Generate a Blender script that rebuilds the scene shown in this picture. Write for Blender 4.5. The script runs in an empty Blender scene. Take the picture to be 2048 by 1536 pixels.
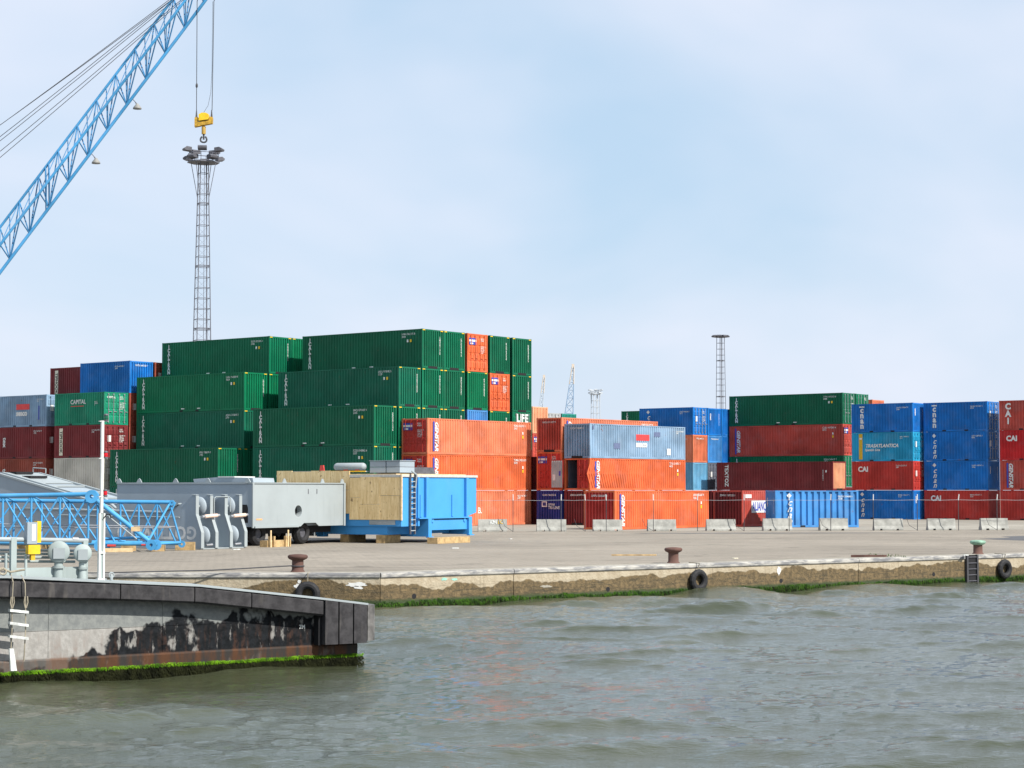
import bpy, math, random
import numpy as np
from mathutils import Matrix, Vector

R = math.radians
random.seed(7)
scene = bpy.context.scene
COL = scene.collection

# ------------------------------------------------------------------ camera
cam_data = bpy.data.cameras.new('camera')
cam_data.sensor_width = 36.0
cam_data.lens = 36.0 * 3905.0 / 2048.0
cam_data.clip_start = 0.5
cam_data.clip_end = 6000.0
cam = bpy.data.objects.new('camera', cam_data)
COL.objects.link(cam)
cam.location = (0.0, 0.0, 2.66)
cam.rotation_euler = (R(90.0) + math.atan(211.0 / 3905.0), 0.0, 0.0)
scene.camera = cam

# ------------------------------------------------------------------ light
SUN_EL = 43.0
SUN_AZ = -37.0            # direction towards the sun, degrees from +X
sx, sy = math.cos(R(SUN_AZ)) * math.cos(R(SUN_EL)), math.sin(R(SUN_AZ)) * math.cos(R(SUN_EL))
sun_dir = Vector((sx, sy, math.sin(R(SUN_EL))))
sun_data = bpy.data.lights.new('sun', 'SUN')
sun_data.energy = 5.0
sun_data.angle = R(0.53)
sun_data.color = (1.0, 0.955, 0.88)
sun = bpy.data.objects.new('sun', sun_data)
COL.objects.link(sun)
sun.rotation_euler = sun_dir.to_track_quat('Z', 'Y').to_euler()
sun.location = (60, -60, 80)

world = bpy.data.worlds.new('World')
scene.world = world
world.use_nodes = True
nt = world.node_tree
nt.nodes.clear()
N = nt.nodes.new
def LK(a, b): nt.links.new(a, b)
w_out = N('ShaderNodeOutputWorld')
w_bg = N('ShaderNodeBackground'); w_bg.inputs['Strength'].default_value = 0.099
w_sky = N('ShaderNodeTexSky'); w_sky.sky_type = 'NISHITA'; w_sky.sun_disc = False
w_sky.sun_elevation = R(SUN_EL); w_sky.sun_rotation = R(90.0 - SUN_AZ)
w_sky.air_density = 1.0; w_sky.dust_density = 1.4; w_sky.ozone_density = 2.5
w_tc = N('ShaderNodeTexCoord')
w_map = N('ShaderNodeMapping'); w_map.inputs['Scale'].default_value = (1.0, 1.0, 2.3)
w_map.inputs['Location'].default_value = (4.1, 0.3, 2.2)
w_n1 = N('ShaderNodeTexNoise'); w_n1.inputs['Scale'].default_value = 3.6; w_n1.inputs['Detail'].default_value = 4.0
w_n1.inputs['Roughness'].default_value = 0.45; w_n1.inputs['Distortion'].default_value = 0.35
w_r1 = N('ShaderNodeValToRGB'); w_r1.color_ramp.elements[0].position = 0.30; w_r1.color_ramp.elements[1].position = 0.74
w_r1.color_ramp.elements[0].color = (0.0, 0.0, 0.0, 1); w_r1.color_ramp.elements[1].color = (0.95, 0.95, 0.95, 1)
w_mix = N('ShaderNodeMix'); w_mix.data_type = 'RGBA'
w_mix.inputs['B'].default_value = (6.5, 6.65, 7.5, 1.0)
w_haze = N('ShaderNodeMix'); w_haze.data_type = 'RGBA'; w_haze.inputs['Factor'].default_value = 0.78
w_haze.inputs['B'].default_value = (4.25, 5.6, 7.0, 1.0)      # thin bright veil of high cloud over the whole sky
LK(w_tc.outputs['Generated'], w_map.inputs['Vector']); LK(w_map.outputs['Vector'], w_n1.inputs['Vector'])
LK(w_n1.outputs['Fac'], w_r1.inputs['Fac']); LK(w_r1.outputs['Color'], w_mix.inputs['Factor'])
LK(w_sky.outputs['Color'], w_haze.inputs['A']); LK(w_haze.outputs['Result'], w_mix.inputs['A']); LK(w_mix.outputs['Result'], w_bg.inputs['Color'])
LK(w_bg.outputs['Background'], w_out.inputs['Surface'])

scene.view_settings.view_transform = 'Standard'
scene.view_settings.look = 'None'
scene.view_settings.exposure = 0.48
scene.view_settings.gamma = 1.0
scene.view_settings.use_curve_mapping = False

# ------------------------------------------------------------------ helpers
class MB:
    """collects simple solids into one mesh"""
    def __init__(s): s.v = []; s.f = []; s.sm = []
    def add(s, vs, fs, smooth=False):
        b = len(s.v); s.v += [tuple(p) for p in vs]
        s.f += [tuple(b + i for i in f) for f in fs]; s.sm += [smooth] * len(fs); return s
    def box(s, x0, x1, y0, y1, z0, z1):
        vs = [(x0,y0,z0),(x1,y0,z0),(x1,y1,z0),(x0,y1,z0),(x0,y0,z1),(x1,y0,z1),(x1,y1,z1),(x0,y1,z1)]
        return s.add(vs, [(0,3,2,1),(4,5,6,7),(0,1,5,4),(1,2,6,5),(2,3,7,6),(3,0,4,7)])
    def tube(s, p, q, r, n=6, r2=None, caps=True):
        p = Vector(p); q = Vector(q); d = (q - p)
        if d.length < 1e-6: return s
        z = d.normalized(); a = Vector((0,0,1)) if abs(z.z) < .9 else Vector((1,0,0))
        x = z.cross(a).normalized(); y = z.cross(x); r2 = r if r2 is None else r2
        vs = []
        for c, rr in ((p, r), (q, r2)):
            for i in range(n):
                t = 2*math.pi*i/n; vs.append(c + x*rr*math.cos(t) + y*rr*math.sin(t))
        s.add(vs, [(i, i+n, (i+1) % n + n, (i+1) % n) for i in range(n)], True)
        if caps: s.add(vs, [tuple(range(n)), tuple(range(2*n-1, n-1, -1))])
        return s
    def path(s, pts, r, n=6):
        for a, b in zip(pts[:-1], pts[1:]): s.tube(a, b, r, n)
        return s
    def prism(s, poly, o, ax, ay, az):
        """poly in (a,b) along ax, ay; extruded by vector az from o"""
        o = Vector(o); ax = Vector(ax); ay = Vector(ay); az = Vector(az); n = len(poly)
        vs = [o + ax*a + ay*b for a, b in poly] + [o + ax*a + ay*b + az for a, b in poly]
        return s.add(vs, [tuple(range(n))[::-1], tuple(range(n, 2*n))] + [(i, (i+1) % n, (i+1) % n + n, i + n) for i in range(n)])
    def lathe(s, prof, o=(0,0,0), n=16, axis='z'):
        vs = []; o = Vector(o)
        for r, h in prof:
            for i in range(n):
                t = 2*math.pi*i/n; a, b = r*math.cos(t), r*math.sin(t)
                vs.append(o + (Vector((a,b,h)) if axis == 'z' else Vector((h,a,b)) if axis == 'x' else Vector((b,h,a))))
        m = len(prof)
        fs = [(j*n+i, j*n+(i+1) % n, (j+1)*n+(i+1) % n, (j+1)*n+i) for j in range(m-1) for i in range(n)]
        s.add(vs, fs, True)
        return s.add(vs, [tuple(range(n))[::-1], tuple(range((m-1)*n, m*n))])
    def torus(s, o, R0, r, ax, ay, az, n=24, k=10, tread=0.0):
        o = Vector(o); ax = Vector(ax); ay = Vector(ay); az = Vector(az); vs = []
        for i in range(n):
            t = 2*math.pi*i/n; d = ax*math.cos(t) + ay*math.sin(t)
            for j in range(k):
                u = 2*math.pi*j/k; rr = r*(1 + (tread if (i % 2 and math.cos(u) > .2) else 0))
                vs.append(o + d*(R0 + rr*math.cos(u)) + az*(r*.95*math.sin(u)))
        return s.add(vs, [(i*k+j, ((i+1) % n)*k+j, ((i+1) % n)*k+(j+1) % k, i*k+(j+1) % k) for i in range(n) for j in range(k)], tread == 0)
    def mesh(s, name):
        me = bpy.data.meshes.new(name); me.from_pydata(s.v, [], s.f)
        me.polygons.foreach_set('use_smooth', s.sm); me.update(); return me
    def build(s, name, mat, parent=None, kind=None):
        return put(name, s.mesh(name), mat, parent, kind)

def put(name, me, mat, parent=None, kind=None, mtx=None):
    o = bpy.data.objects.new(name, me)
    COL.objects.link(o)
    if mat is not None:
        if len(me.materials) == 0: me.materials.append(None)
        o.material_slots[0].link = 'OBJECT'; o.material_slots[0].material = mat
    if parent is not None: o.parent = parent
    if mtx is not None: o.matrix_local = mtx
    if kind: o['kind'] = kind
    return o

def thing(name, label, cat, loc=(0,0,0), rz=0.0, group=None):
    o = bpy.data.objects.new(name, None); COL.objects.link(o)
    o.empty_display_size = .3; o.location = loc; o.rotation_euler = (0, 0, R(rz))
    return tag(o, label, cat, group)

def tag(o, label, cat, group=None):
    o['label'] = label; o['category'] = cat
    if group: o['group'] = group
    return o

def frame(p, right, normal):
    r = Vector(right).normalized(); n = Vector(normal).normalized(); u = n.cross(r)
    m = Matrix((r, u, n)).transposed().to_4x4(); m.translation = Vector(p); return m

_tx = {}
def text_mesh(body, size, ax='LEFT', shear=0.0, bold=0.0, line=1.0, space=1.0):
    k = (body, size, ax, shear, bold, line, space)
    if k not in _tx:
        c = bpy.data.curves.new('lettering', 'FONT'); c.body = body; c.size = size; c.align_x = ax; c.align_y = 'CENTER'
        c.shear = shear; c.offset = bold*size; c.space_line = line; c.space_character = space; c.resolution_u = 3
        o = bpy.data.objects.new('lettering_curve', c)
        me = bpy.data.meshes.new_from_object(o); bpy.data.objects.remove(o); bpy.data.curves.remove(c)
        me.name = 'lettering'; me.materials.clear(); _tx[k] = me
    return _tx[k]
_q = {}
def plate_mesh(w, h):
    k = (round(w,3), round(h,3))
    if k not in _q:
        me = bpy.data.meshes.new('plate'); me.from_pydata([(0,0,0),(w,0,0),(w,h,0),(0,h,0),(0,0,-.004),(w,0,-.004),(w,h,-.004),(0,h,-.004)], [], [(0,1,2,3),(0,4,5,1),(1,5,6,2),(2,6,7,3),(3,7,4,0)]); _q[k] = me
    return _q[k]

# ------------------------------------------------------------------ materials
def nodes(name):
    m = bpy.data.materials.new(name); m.use_nodes = True
    t = m.node_tree; b = t.nodes['Principled BSDF']
    return m, t, b
def mixc(t, fac, a, b):
    n = t.nodes.new('ShaderNodeMix'); n.data_type = 'RGBA'
    for s, v in (('Factor', fac), ('A', a), ('B', b)):
        if hasattr(v, 'links'): t.links.new(v, n.inputs[s])
        else: n.inputs[s].default_value = v if s == 'Factor' else (*v, 1.0) if len(v) == 3 else v
    return n.outputs['Result']
def ramp(t, src, p0, p1, v0=0.0, v1=1.0):
    n = t.nodes.new('ShaderNodeMapRange'); n.inputs[1].default_value = p0; n.inputs[2].default_value = p1
    n.inputs[3].default_value = v0; n.inputs[4].default_value = v1; n.interpolation_type = 'SMOOTHSTEP'
    t.links.new(src, n.inputs[0]); return n.outputs[0]
def noise(t, vec, scale, detail=4.0, rough=.55, dist=0.0):
    n = t.nodes.new('ShaderNodeTexNoise'); n.inputs['Scale'].default_value = scale; n.inputs['Detail'].default_value = detail
    n.inputs['Roughness'].default_value = rough; n.inputs['Distortion'].default_value = dist
    if vec is not None: t.links.new(vec, n.inputs['Vector'])
    return n.outputs['Fac']
def coords(t, scale=(1,1,1), shift=True, world=False):
    if world:
        src = t.nodes.new('ShaderNodeNewGeometry').outputs['Position']
    else:
        src = t.nodes.new('ShaderNodeTexCoord').outputs['Object']
    if shift:
        oi = t.nodes.new('ShaderNodeObjectInfo')
        ml = t.nodes.new('ShaderNodeVectorMath'); ml.operation = 'SCALE'; ml.inputs[0].default_value = (37., 91., 53.)
        t.links.new(oi.outputs['Random'], ml.inputs['Scale'])
        ad = t.nodes.new('ShaderNodeVectorMath'); ad.operation = 'ADD'
        t.links.new(src, ad.inputs[0]); t.links.new(ml.outputs[0], ad.inputs[1]); src = ad.outputs[0]
    mp = t.nodes.new('ShaderNodeMapping'); mp.inputs['Scale'].default_value = scale
    t.links.new(src, mp.inputs['Vector']); return mp.outputs['Vector']
def math2(t, op, a, b):
    n = t.nodes.new('ShaderNodeMath'); n.operation = op
    for i, v in enumerate((a, b)):
        if hasattr(v, 'links'): t.links.new(v, n.inputs[i])
        else: n.inputs[i].default_value = v
    return n.outputs[0]
def mul(c, k): return tuple(min(1.0, x*k) for x in c)
def bump(t, b, h, strength=.3, dist=.02):
    n = t.nodes.new('ShaderNodeBump'); n.inputs['Strength'].default_value = strength; n.inputs['Distance'].default_value = dist
    t.links.new(h, n.inputs['Height']); t.links.new(n.outputs['Normal'], b.inputs['Normal'])

_pm = {}
RUST = (.16, .06, .03)
def paint(c, var=.20, rust=.55, dirt=.34, rough=.5, fade=.16, key=''):
    """weathered steel paint: slow fading, vertical dirt streaks and rust spots"""
    k = (c, var, rust, dirt, rough, fade, key)
    if k in _pm: return _pm[k]
    m, t, b = nodes('paint')
    v = coords(t)
    n1 = noise(t, v, .55, 3.0)
    col = mixc(t, ramp(t, n1, .3, .7), mul(c, 1-var), mul(c, 1+var))
    n5 = noise(t, v, .9, 2.0)
    grey = sum(c)/3
    col = mixc(t, ramp(t, n5, .45, .75, 0, fade), col, tuple(x*.55 + grey*.6 + .04 for x in c))
    vs = coords(t, (5.0, 5.0, .35))
    n2 = noise(t, vs, 1.0, 4.0, .6)
    col = mixc(t, ramp(t, n2, .55, .78, 0, dirt), col, mul(c, .35))
    n3 = noise(t, v, 3.2, 6.0, .68)
    n4 = noise(t, vs, .7, 5.0, .7)
    rm = math2(t, 'MULTIPLY', ramp(t, n3, .60, .68), ramp(t, n4, .48, .62))
    rm = math2(t, 'MULTIPLY', rm, rust)
    col = mixc(t, rm, col, RUST)
    t.links.new(col, b.inputs['Base Color'])
    b.inputs['Roughness'].default_value = rough
    b.inputs['Specular IOR Level'].default_value = .16
    _pm[k] = m; return m
def plain(name, c, rough=.6, metal=0.0, var=.12, scale=6.0, bmp=0.0, spec=.35):
    m, t, b = nodes(name); v = coords(t)
    n1 = noise(t, v, scale, 5.0, .6)
    t.links.new(mixc(t, ramp(t, n1, .3, .7), mul(c, 1-var), mul(c, 1+var)), b.inputs['Base Color'])
    b.inputs['Roughness'].default_value = rough; b.inputs['Metallic'].default_value = metal
    b.inputs['Specular IOR Level'].default_value = spec
    if bmp: bump(t, b, noise(t, v, scale*4, 4.0), bmp, .02)
    return m

C = dict(green=(.004,.122,.060), orange=(.55,.115,.042), salmon=(.56,.165,.085), red=(.40,.038,.03), brick=(.40,.062,.045),
         brightred=(.46,.02,.022), maroon=(.165,.026,.028), brown=(.24,.055,.035), blue=(.010,.135,.43), sky=(.13,.33,.50), cnablue=(.055,.22,.50),
         navy=(.03,.04,.19), cyan=(.02,.27,.46), greyblue=(.19,.29,.40), beige=(.48,.46,.40), tan=(.62,.30,.17), capital=(.012,.2,.115),
         cream=(.6,.57,.42), darkgrey=(.1,.11,.14), grey=(.32,.33,.33), mast=(.36,.37,.39), teal=(.02,.2,.16))
M = {}
M['white'] = plain('white_paint', (.62,.62,.60), .55, var=.08)
M['offwhite'] = plain('worn_white_lettering', (.60,.62,.60), .6, var=.34, scale=7)
M['black'] = plain('black_shadow_paint', (.012,.012,.014), .8)  # shade inside holes and pockets put in as black; also real black parts
M['yellow'] = plain('yellow_paint', (.72,.46,.02), .5)
M['mustard'] = plain('mustard_paint', (.58,.36,.02), .55)
M['logo_blue'] = plain('logo_blue_paint', (.04,.06,.33), .5)
M['logo_red'] = plain('logo_red_paint', (.62,.05,.05), .5)
M['steel'] = plain('galvanised_steel', (.33,.34,.36), .5, .35, .15)
M['darksteel'] = plain('dark_steel', (.10,.10,.115), .55, .2, .2)
M['rope'] = plain('old_rope', (.28,.25,.19), .9, var=.25)
M['wire'] = plain('wire_rope', (.055,.055,.06), .6)
M['rubber'] = plain('black_rubber', (.018,.018,.02), .75, var=.3, bmp=.3)
M['wood'] = plain('sawn_timber', (.42,.29,.14), .8, var=.3, scale=4, bmp=.3)
M['palewood'] = plain('pale_new_timber', (.62,.46,.26), .75, var=.2, scale=4)
M['craneblue'] = paint((.065,.28,.53), rust=.05, dirt=.12, rough=.42, fade=.1)
M['houseblue'] = paint((.06,.285,.62), rust=.03, dirt=.06, rough=.38, var=.05, fade=.04)
M['machgrey'] = paint((.30,.35,.39), rust=.05, dirt=.10, rough=.45, var=.06, fade=.05)
M['machwhite'] = paint((.30,.335,.345), rust=.06, dirt=.12, rough=.45, var=.06, fade=.05)
M['pink'] = plain('primer_pink', (.72,.52,.42), .6)
M['red'] = plain('red_glass', (.55,.01,.02), .25)
M['redpaint'] = plain('red_paint', (.5,.05,.04), .5)
M['darkgreen'] = plain('green_glass', (.01,.09,.05), .2)
M['vesselgrey'] = paint((.30,.35,.345), rust=.08, dirt=.15, rough=.5)
M['glass'] = plain('floodlight_glass', (.25,.27,.28), .2)
# ------------------------------------------------------------------ setting: ground, quay wall, water
QB = Vector((-4.2, 62.5, 0)); QU = Vector((.802, .5974, 0)); QN = Vector((.5974, -.802, 0))   # edge runs left from the bend, and along QU to the right
def ground_mat(name, c, stain, cell=.22):
    m, t, b = nodes(name); v = coords(t, shift=False, world=True)
    n1 = noise(t, v, .09, 5.0, .6); n2 = noise(t, v, 1.3, 6.0, .65); n3 = noise(t, v, 9.0, 3.0)
    col = mixc(t, ramp(t, n1, .32, .68), mul(c, .86), mul(c, 1.12))
    col = mixc(t, ramp(t, n2, .5, .8, 0, .45), col, stain)
    col = mixc(t, ramp(t, n3, .45, .75, 0, .35), col, mul(c, .7))
    # long tyre and oil streaks along the quay
    vs = coords(t, (.12, .9, 1.0), shift=False, world=True)
    n4 = noise(t, vs, .8, 5.0, .6)
    col = mixc(t, ramp(t, n4, .54, .68, 0, .6), col, mul(c, .55))
    n5 = noise(t, v, .45, 6.0, .7); col = mixc(t, ramp(t, n5, .57, .68, 0, .6), col, mul(c, .40))
    br = t.nodes.new('ShaderNodeTexBrick'); br.inputs['Scale'].default_value = 1.0
    br.inputs['Brick Width'].default_value = cell*2; br.inputs['Row Height'].default_value = cell; br.inputs['Mortar Size'].default_value = .012
    br.inputs['Color1'].default_value = (1,1,1,1); br.inputs['Color2'].default_value = (.86,.86,.86,1); br.inputs['Mortar'].default_value = (.5,.5,.5,1)
    mp = t.nodes.new('ShaderNodeMapping'); mp.inputs['Rotation'].default_value = (0,0,R(36.7)); t.links.new(v, mp.inputs['Vector']); t.links.new(mp.outputs[0], br.inputs['Vector'])
    mu = t.nodes.new('ShaderNodeMix'); mu.data_type = 'RGBA'; mu.blend_type = 'MULTIPLY'; mu.inputs['Factor'].default_value = .8
    t.links.new(col, mu.inputs['A']); t.links.new(br.outputs['Color'], mu.inputs['B'])
    t.links.new(mu.outputs['Result'], b.inputs['Base Color'])
    b.inputs['Roughness'].default_value = .9; b.inputs['Specular IOR Level'].default_value = .15
    bump(t, b, n3, .4, .015)
    return m
M['ground'] = ground_mat('quay_paving', (.285,.252,.208), (.17,.15,.125))
M['concrete'] = ground_mat('pale_concrete', (.31,.285,.24), (.22,.20,.17), 2.5)
M['asphalt'] = ground_mat('dark_asphalt', (.115,.115,.12), (.08,.08,.085), 3.0)
qd = QB + QU*2600
g = MB(); g.add([(-2500,62.5,0), tuple(QB), tuple(qd), (qd.x,3500,0), (-2500,3500,0)], [(0,1,2,3,4)])
g.build('ground', M['ground'], kind='structure')
def sheet(name, pts, z, mat):
    s = MB(); s.add([(x, y, z) for x, y in pts], [tuple(range(len(pts)))]); return s.build(name, mat, kind='structure')
sheet('pavement', [(-3,124.6),(32,129.4),(60,133),(90,160),(60,200),(-10,190),(-16,150),(-9,126)], .004, M['concrete'])
def blob(cx, cy, rx, ry, ang, n=26, rough=.18, seed=1):
    rr = random.Random(seed); a = R(ang); out = []
    for i in range(n):
        t = 2*math.pi*i/n; k = 1 + rr.uniform(-rough, rough); x, y = rx*k*math.cos(t), ry*k*math.sin(t)
        out.append((cx + x*math.cos(a) - y*math.sin(a), cy + x*math.sin(a) + y*math.cos(a)))
    return out
sheet('road_patch', blob(36, 108, 13, 7.0, 37, seed=4), .004, M['asphalt'])
sheet('road_patch', blob(31, 96.5, 8, 2.0, 37, seed=9), .008, M['asphalt'])
sheet('road_patch', blob(16, 119.5, 9, .9, 5, seed=12), .004, M['asphalt'])

# quay wall -------------------------------------------------------------
def wall_mat():
    m, t, b = nodes('quay_wall_concrete'); v = coords(t, shift=False, world=True)
    sep = t.nodes.new('ShaderNodeSeparateXYZ'); t.links.new(v, sep.inputs[0])
    z = sep.outputs['Z']
    big = noise(t, coords(t, (.55,.55,.05), shift=False, world=True), 1.0, 4.0, .55)
    fine = noise(t, v, 3.2, 6.0, .65)
    edge = math2(t, 'ADD', math2(t, 'MULTIPLY', big, 1.15), math2(t, 'MULTIPLY', fine, .10))
    lvl = math2(t, 'ADD', z, math2(t, 'SUBTRACT', 1.03, edge))          # >0 dry, <0 wet
    dry = mixc(t, ramp(t, fine, .3, .7), (.31,.255,.175), (.41,.355,.26))
    vs = coords(t, (6,6,.25), shift=False, world=True); stre = noise(t, vs, 1.0, 4.0, .6)
    dry = mixc(t, ramp(t, stre, .56, .75, 0, .55), dry, (.17,.13,.08))
    wet = mixc(t, ramp(t, noise(t, v, 7.0, 6.0, .7), .35, .7), (.075,.054,.025), (.18,.125,.058))
    col = mixc(t, ramp(t, lvl, -.02, .03), mixc(t, ramp(t, stre, .5, .7, 0, .6), wet, (.07,.05,.022)), dry)
    course = noise(t, coords(t, (1.2,1.2,14), shift=False, world=True), 1.0, 4.0, .7)
    low = math2(t, 'MULTIPLY', ramp(t, z, -.35, -.6), ramp(t, course, .5, .62))
    col = mixc(t, math2(t, 'MULTIPLY', low, .7), col, (.035,.03,.016))
    col = mixc(t, ramp(t, math2(t, 'ADD', z, math2(t, 'MULTIPLY', fine, .12)), -.74, -.86), col, (.028,.045,.012))
    t.links.new(col, b.inputs['Base Color']); b.inputs['Roughness'].default_value = .8
    bump(t, b, math2(t, 'ADD', fine, noise(t, v, 14., 4.)), .6, .04); return m
def coping_mat():
    m, t, b = nodes('coping_concrete'); v = coords(t, world=True, shift=False)
    n1 = noise(t, v, 2.5, 6.0, .65); n2 = noise(t, coords(t, (.6,.6,3), world=True, shift=False), 1.2, 5.0, .6)
    col = mixc(t, ramp(t, n1, .3, .7), (.25,.232,.19), (.37,.345,.29))
    col = mixc(t, ramp(t, n2, .55, .7, 0, .6), col, (.15,.145,.14))
    t.links.new(col, b.inputs['Base Color']); b.inputs['Roughness'].default_value = .85; bump(t, b, n1, .5, .02); return m
def coping_face_mat():
    m, t, b = nodes('coping_nosing'); v = coords(t, world=True, shift=False)
    n1 = noise(t, coords(t, (1.2,1.2,6), world=True, shift=False), 1.5, 6.0, .65)
    t.links.new(mixc(t, ramp(t, n1, .38, .62), (.16,.16,.165), (.40,.385,.35)), b.inputs['Base Color'])
    b.inputs['Roughness'].default_value = .8; return m
M['wall'] = wall_mat(); M['coping'] = coping_mat(); M['nosing'] = coping_face_mat()
def quay_section(o, u, n, s0, s1, root):
    """one bay of the wall: face panel, coping slab and its steel-grey nosing"""
    w = MB(); a = o + u*(s0 + .012); L = (s1 - s0 - .024)
    w.prism([(0,-2.2),(0,-.16),(-.75,-.16),(-.75,-2.2)], a, n, (0,0,1), u*L); w.build('wall_panel', M['wall'], root)
    k = MB(); k.prism([(.03,-.158),(.05,-.13),(.05,-.05),(.035,-.015),(-.02,.006),(-.02,-.158)], a, n, (0,0,1), u*L); k.build('nosing', M['nosing'], root)
    k = MB(); k.prism([(-.0205,-.157),(-.0205,.010),(-.62,.014),(-.62,-.157)], a, n, (0,0,1), u*L); k.build('coping_slab', M['coping'], root)
wl = thing('quay_wall', 'stained concrete quay wall with green weed along the water', 'wall', (0,0,0))
for s0, s1 in ((0,5.3),(5.3,21.9),(21.9,38.5),(38.5,55.1),(55.1,90)): quay_section(QB, QU, QN, s0, s1, wl)
for k in range(3): quay_section(QB, Vector((-1,0,0)), Vector((0,-1,0)), k*16.6, k*16.6+16.6, wl)
def at_wall(s, z, off=0.0): p = QB + QU*s + QN*off; return Vector((p.x, p.y, z))
def pxs(px):                       # distance along the right-hand edge seen at a picture column
    k = (px-1024)/3905; return (k*QB.y - QB.x)/(QU.x - k*QU.y)
for px, z in ((829,-.78),(1215,-.80),(1560,-.74),(1864,-.72)):
    d = MB(); p = at_wall(pxs(px), z, -.06); d.tube(p, p + QN*.064, .085, 14); d.build('drain_hole', M['black'], wl)
def splat(px, z, w, h, mat, seed, left=False, name='paint_splash'):
    rr = random.Random(seed); pts = []
    for i in range(18):
        t = 2*math.pi*i/18; k = rr.uniform(.6, 1.1); pts.append((w*.5*k*math.cos(t), h*.5*k*math.sin(t)))
    s = MB()
    if left: s.prism(pts, (px, 62.497, z), (1,0,0), (0,0,1), (0,-.006,0))
    else: s.prism(pts, at_wall(pxs(px), z, .002), QU, (0,0,1), QN*.006)
    s.build(name, mat, wl)
splat(-4.95, -.36, .72, .17, M['white'], 3, True); splat(-4.9, -.46, .35, .12, M['white'], 4, True)
splat(-6.85, -.42, .22, .16, M['white'], 5, True); splat(-6.78, -.27, .13, .14, M['white'], 6, True)
splat(1556, -.36, .24, .38, M['white'], 8)
M['teal'] = plain('faded_teal_spray', (.25,.5,.42), .8)
splat(889, -.26, .28, .10, M['teal'], 10); splat(909, -.28, .26, .09, M['teal'], 11)
splat(1092, -.62, .5, .10, M['coping'], 15)

def weed_mat(name, lo, hi):
    m, t, b = nodes(name); v = coords(t, shift=False)
    n1 = noise(t, v, 5.0, 4.0); t.links.new(mixc(t, ramp(t, n1, .35, .65), lo, hi), b.inputs['Base Color'])
    b.inputs['Roughness'].default_value = .8; b.inputs['Specular IOR Level'].default_value = .08; return m
M['weed'] = weed_mat('green_weed', (.012,.03,.006), (.035,.085,.008)); M['brightweed'] = weed_mat('bright_weed', (.03,.09,.004), (.13,.29,.008))
M['darkweed'] = weed_mat('dark_wet_weed', (.005,.006,.002), (.016,.018,.006))
def weed(name, o, u, n, s0, s1, z0, z1, count, mat, parent, seed, size=(.05,.12), wav=.03):
    rr = np.random.RandomState(seed); s = rr.uniform(s0, s1, count)
    zt = z1 + wav*np.sin(s*2.3 + seed) + wav*.7*np.sin(s*6.1 + 2*seed); z = z0 + (zt - z0)*rr.uniform(0, 1, count)
    ln = rr.uniform(size[0], size[1], count); wd = ln*rr.uniform(.25, .5, count); off = rr.uniform(.006, .05, count); lean = rr.uniform(-.6, .6, count)*ln
    o = np.array(o); u = np.array(u); n = np.array(n); k = np.array((0,0,1.))
    b = o + np.outer(s, u) + np.outer(z, k) + np.outer(off*.3, n)
    tip = b + np.outer(lean, u) - np.outer(ln, k) + np.outer(off, n)
    v = np.stack([b - np.outer(wd, u)*.5, b + np.outer(wd, u)*.5, tip], 1).reshape(-1, 3)
    me = bpy.data.meshes.new(name); me.from_pydata(v.tolist(), [], np.arange(count*3).reshape(-1, 3).tolist())
    return put(name, me, mat, parent, 'stuff')
weed('weed', QB, QU, QN, 0, 45, -1.12, -.90, 9000, M['weed'], wl, 3)
weed('weed', QB, QU, QN, 0, 45, -1.3, -.97, 5000, M['darkweed'], wl, 5, (.08,.18))
weed('weed', QB, (-1,0,0), (0,-1,0), 0, 14, -1.15, -.92, 2500, M['weed'], wl, 4)

# water --------------------------------------------------------------------
def axis(lo, hi, step, far0, far1, grow=1.25):
    a = list(np.arange(lo, hi, step)); s = step
    while a[-1] < far1: s *= grow; a.append(a[-1] + s)
    s = step; h = []
    p = lo
    while p > far0: s *= grow; p -= s; h.append(p)
    return np.array(h[::-1] + a)
wx = axis(-20, 32, .09, -400, 400); wy = np.concatenate([axis(24, 56, .07, -300, 56, 1.25)[:-1], axis(56.05, 90, .10, 56.05, 160, 1.25)])
X, Y = np.meshgrid(wx, wy); rs = np.random.RandomState(21)
Z = np.zeros_like(X)
fade = np.clip((60 - np.abs(X - 6))/30, 0, 1)*np.clip((130 - Y)/30, 0, 1)*np.clip((Y + 10)/20, 0, 1)
env = .55 + .9/(1 + np.exp(-2.2*(np.sin(X*.21 + Y*.10 + 1.0) + np.sin(X*.09 - Y*.23 + 2.2) + .6*np.sin(X*.37 + Y*.31))))
for lam, amp, cnt, sd in ((7.0,.026,7,14),(4.0,.012,9,20),(2.4,.0036,12,28),(1.35,.0017,14,36),(.75,.0009,16,46),(.42,.0005,18,52)):
    for i in range(cnt):
        l = lam*rs.uniform(.75, 1.3); th = R(rs.normal(74, sd)); k = 2*math.pi/l; ph = rs.uniform(0, 6.28)
        a = k*(X*math.cos(th) + Y*math.sin(th)) + ph
        c = .5 + .5*np.sin(a); Z += amp*rs.uniform(.6, 1.2)*(2*c**2.4 - .72)*(env if lam < 7 else 1)
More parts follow.
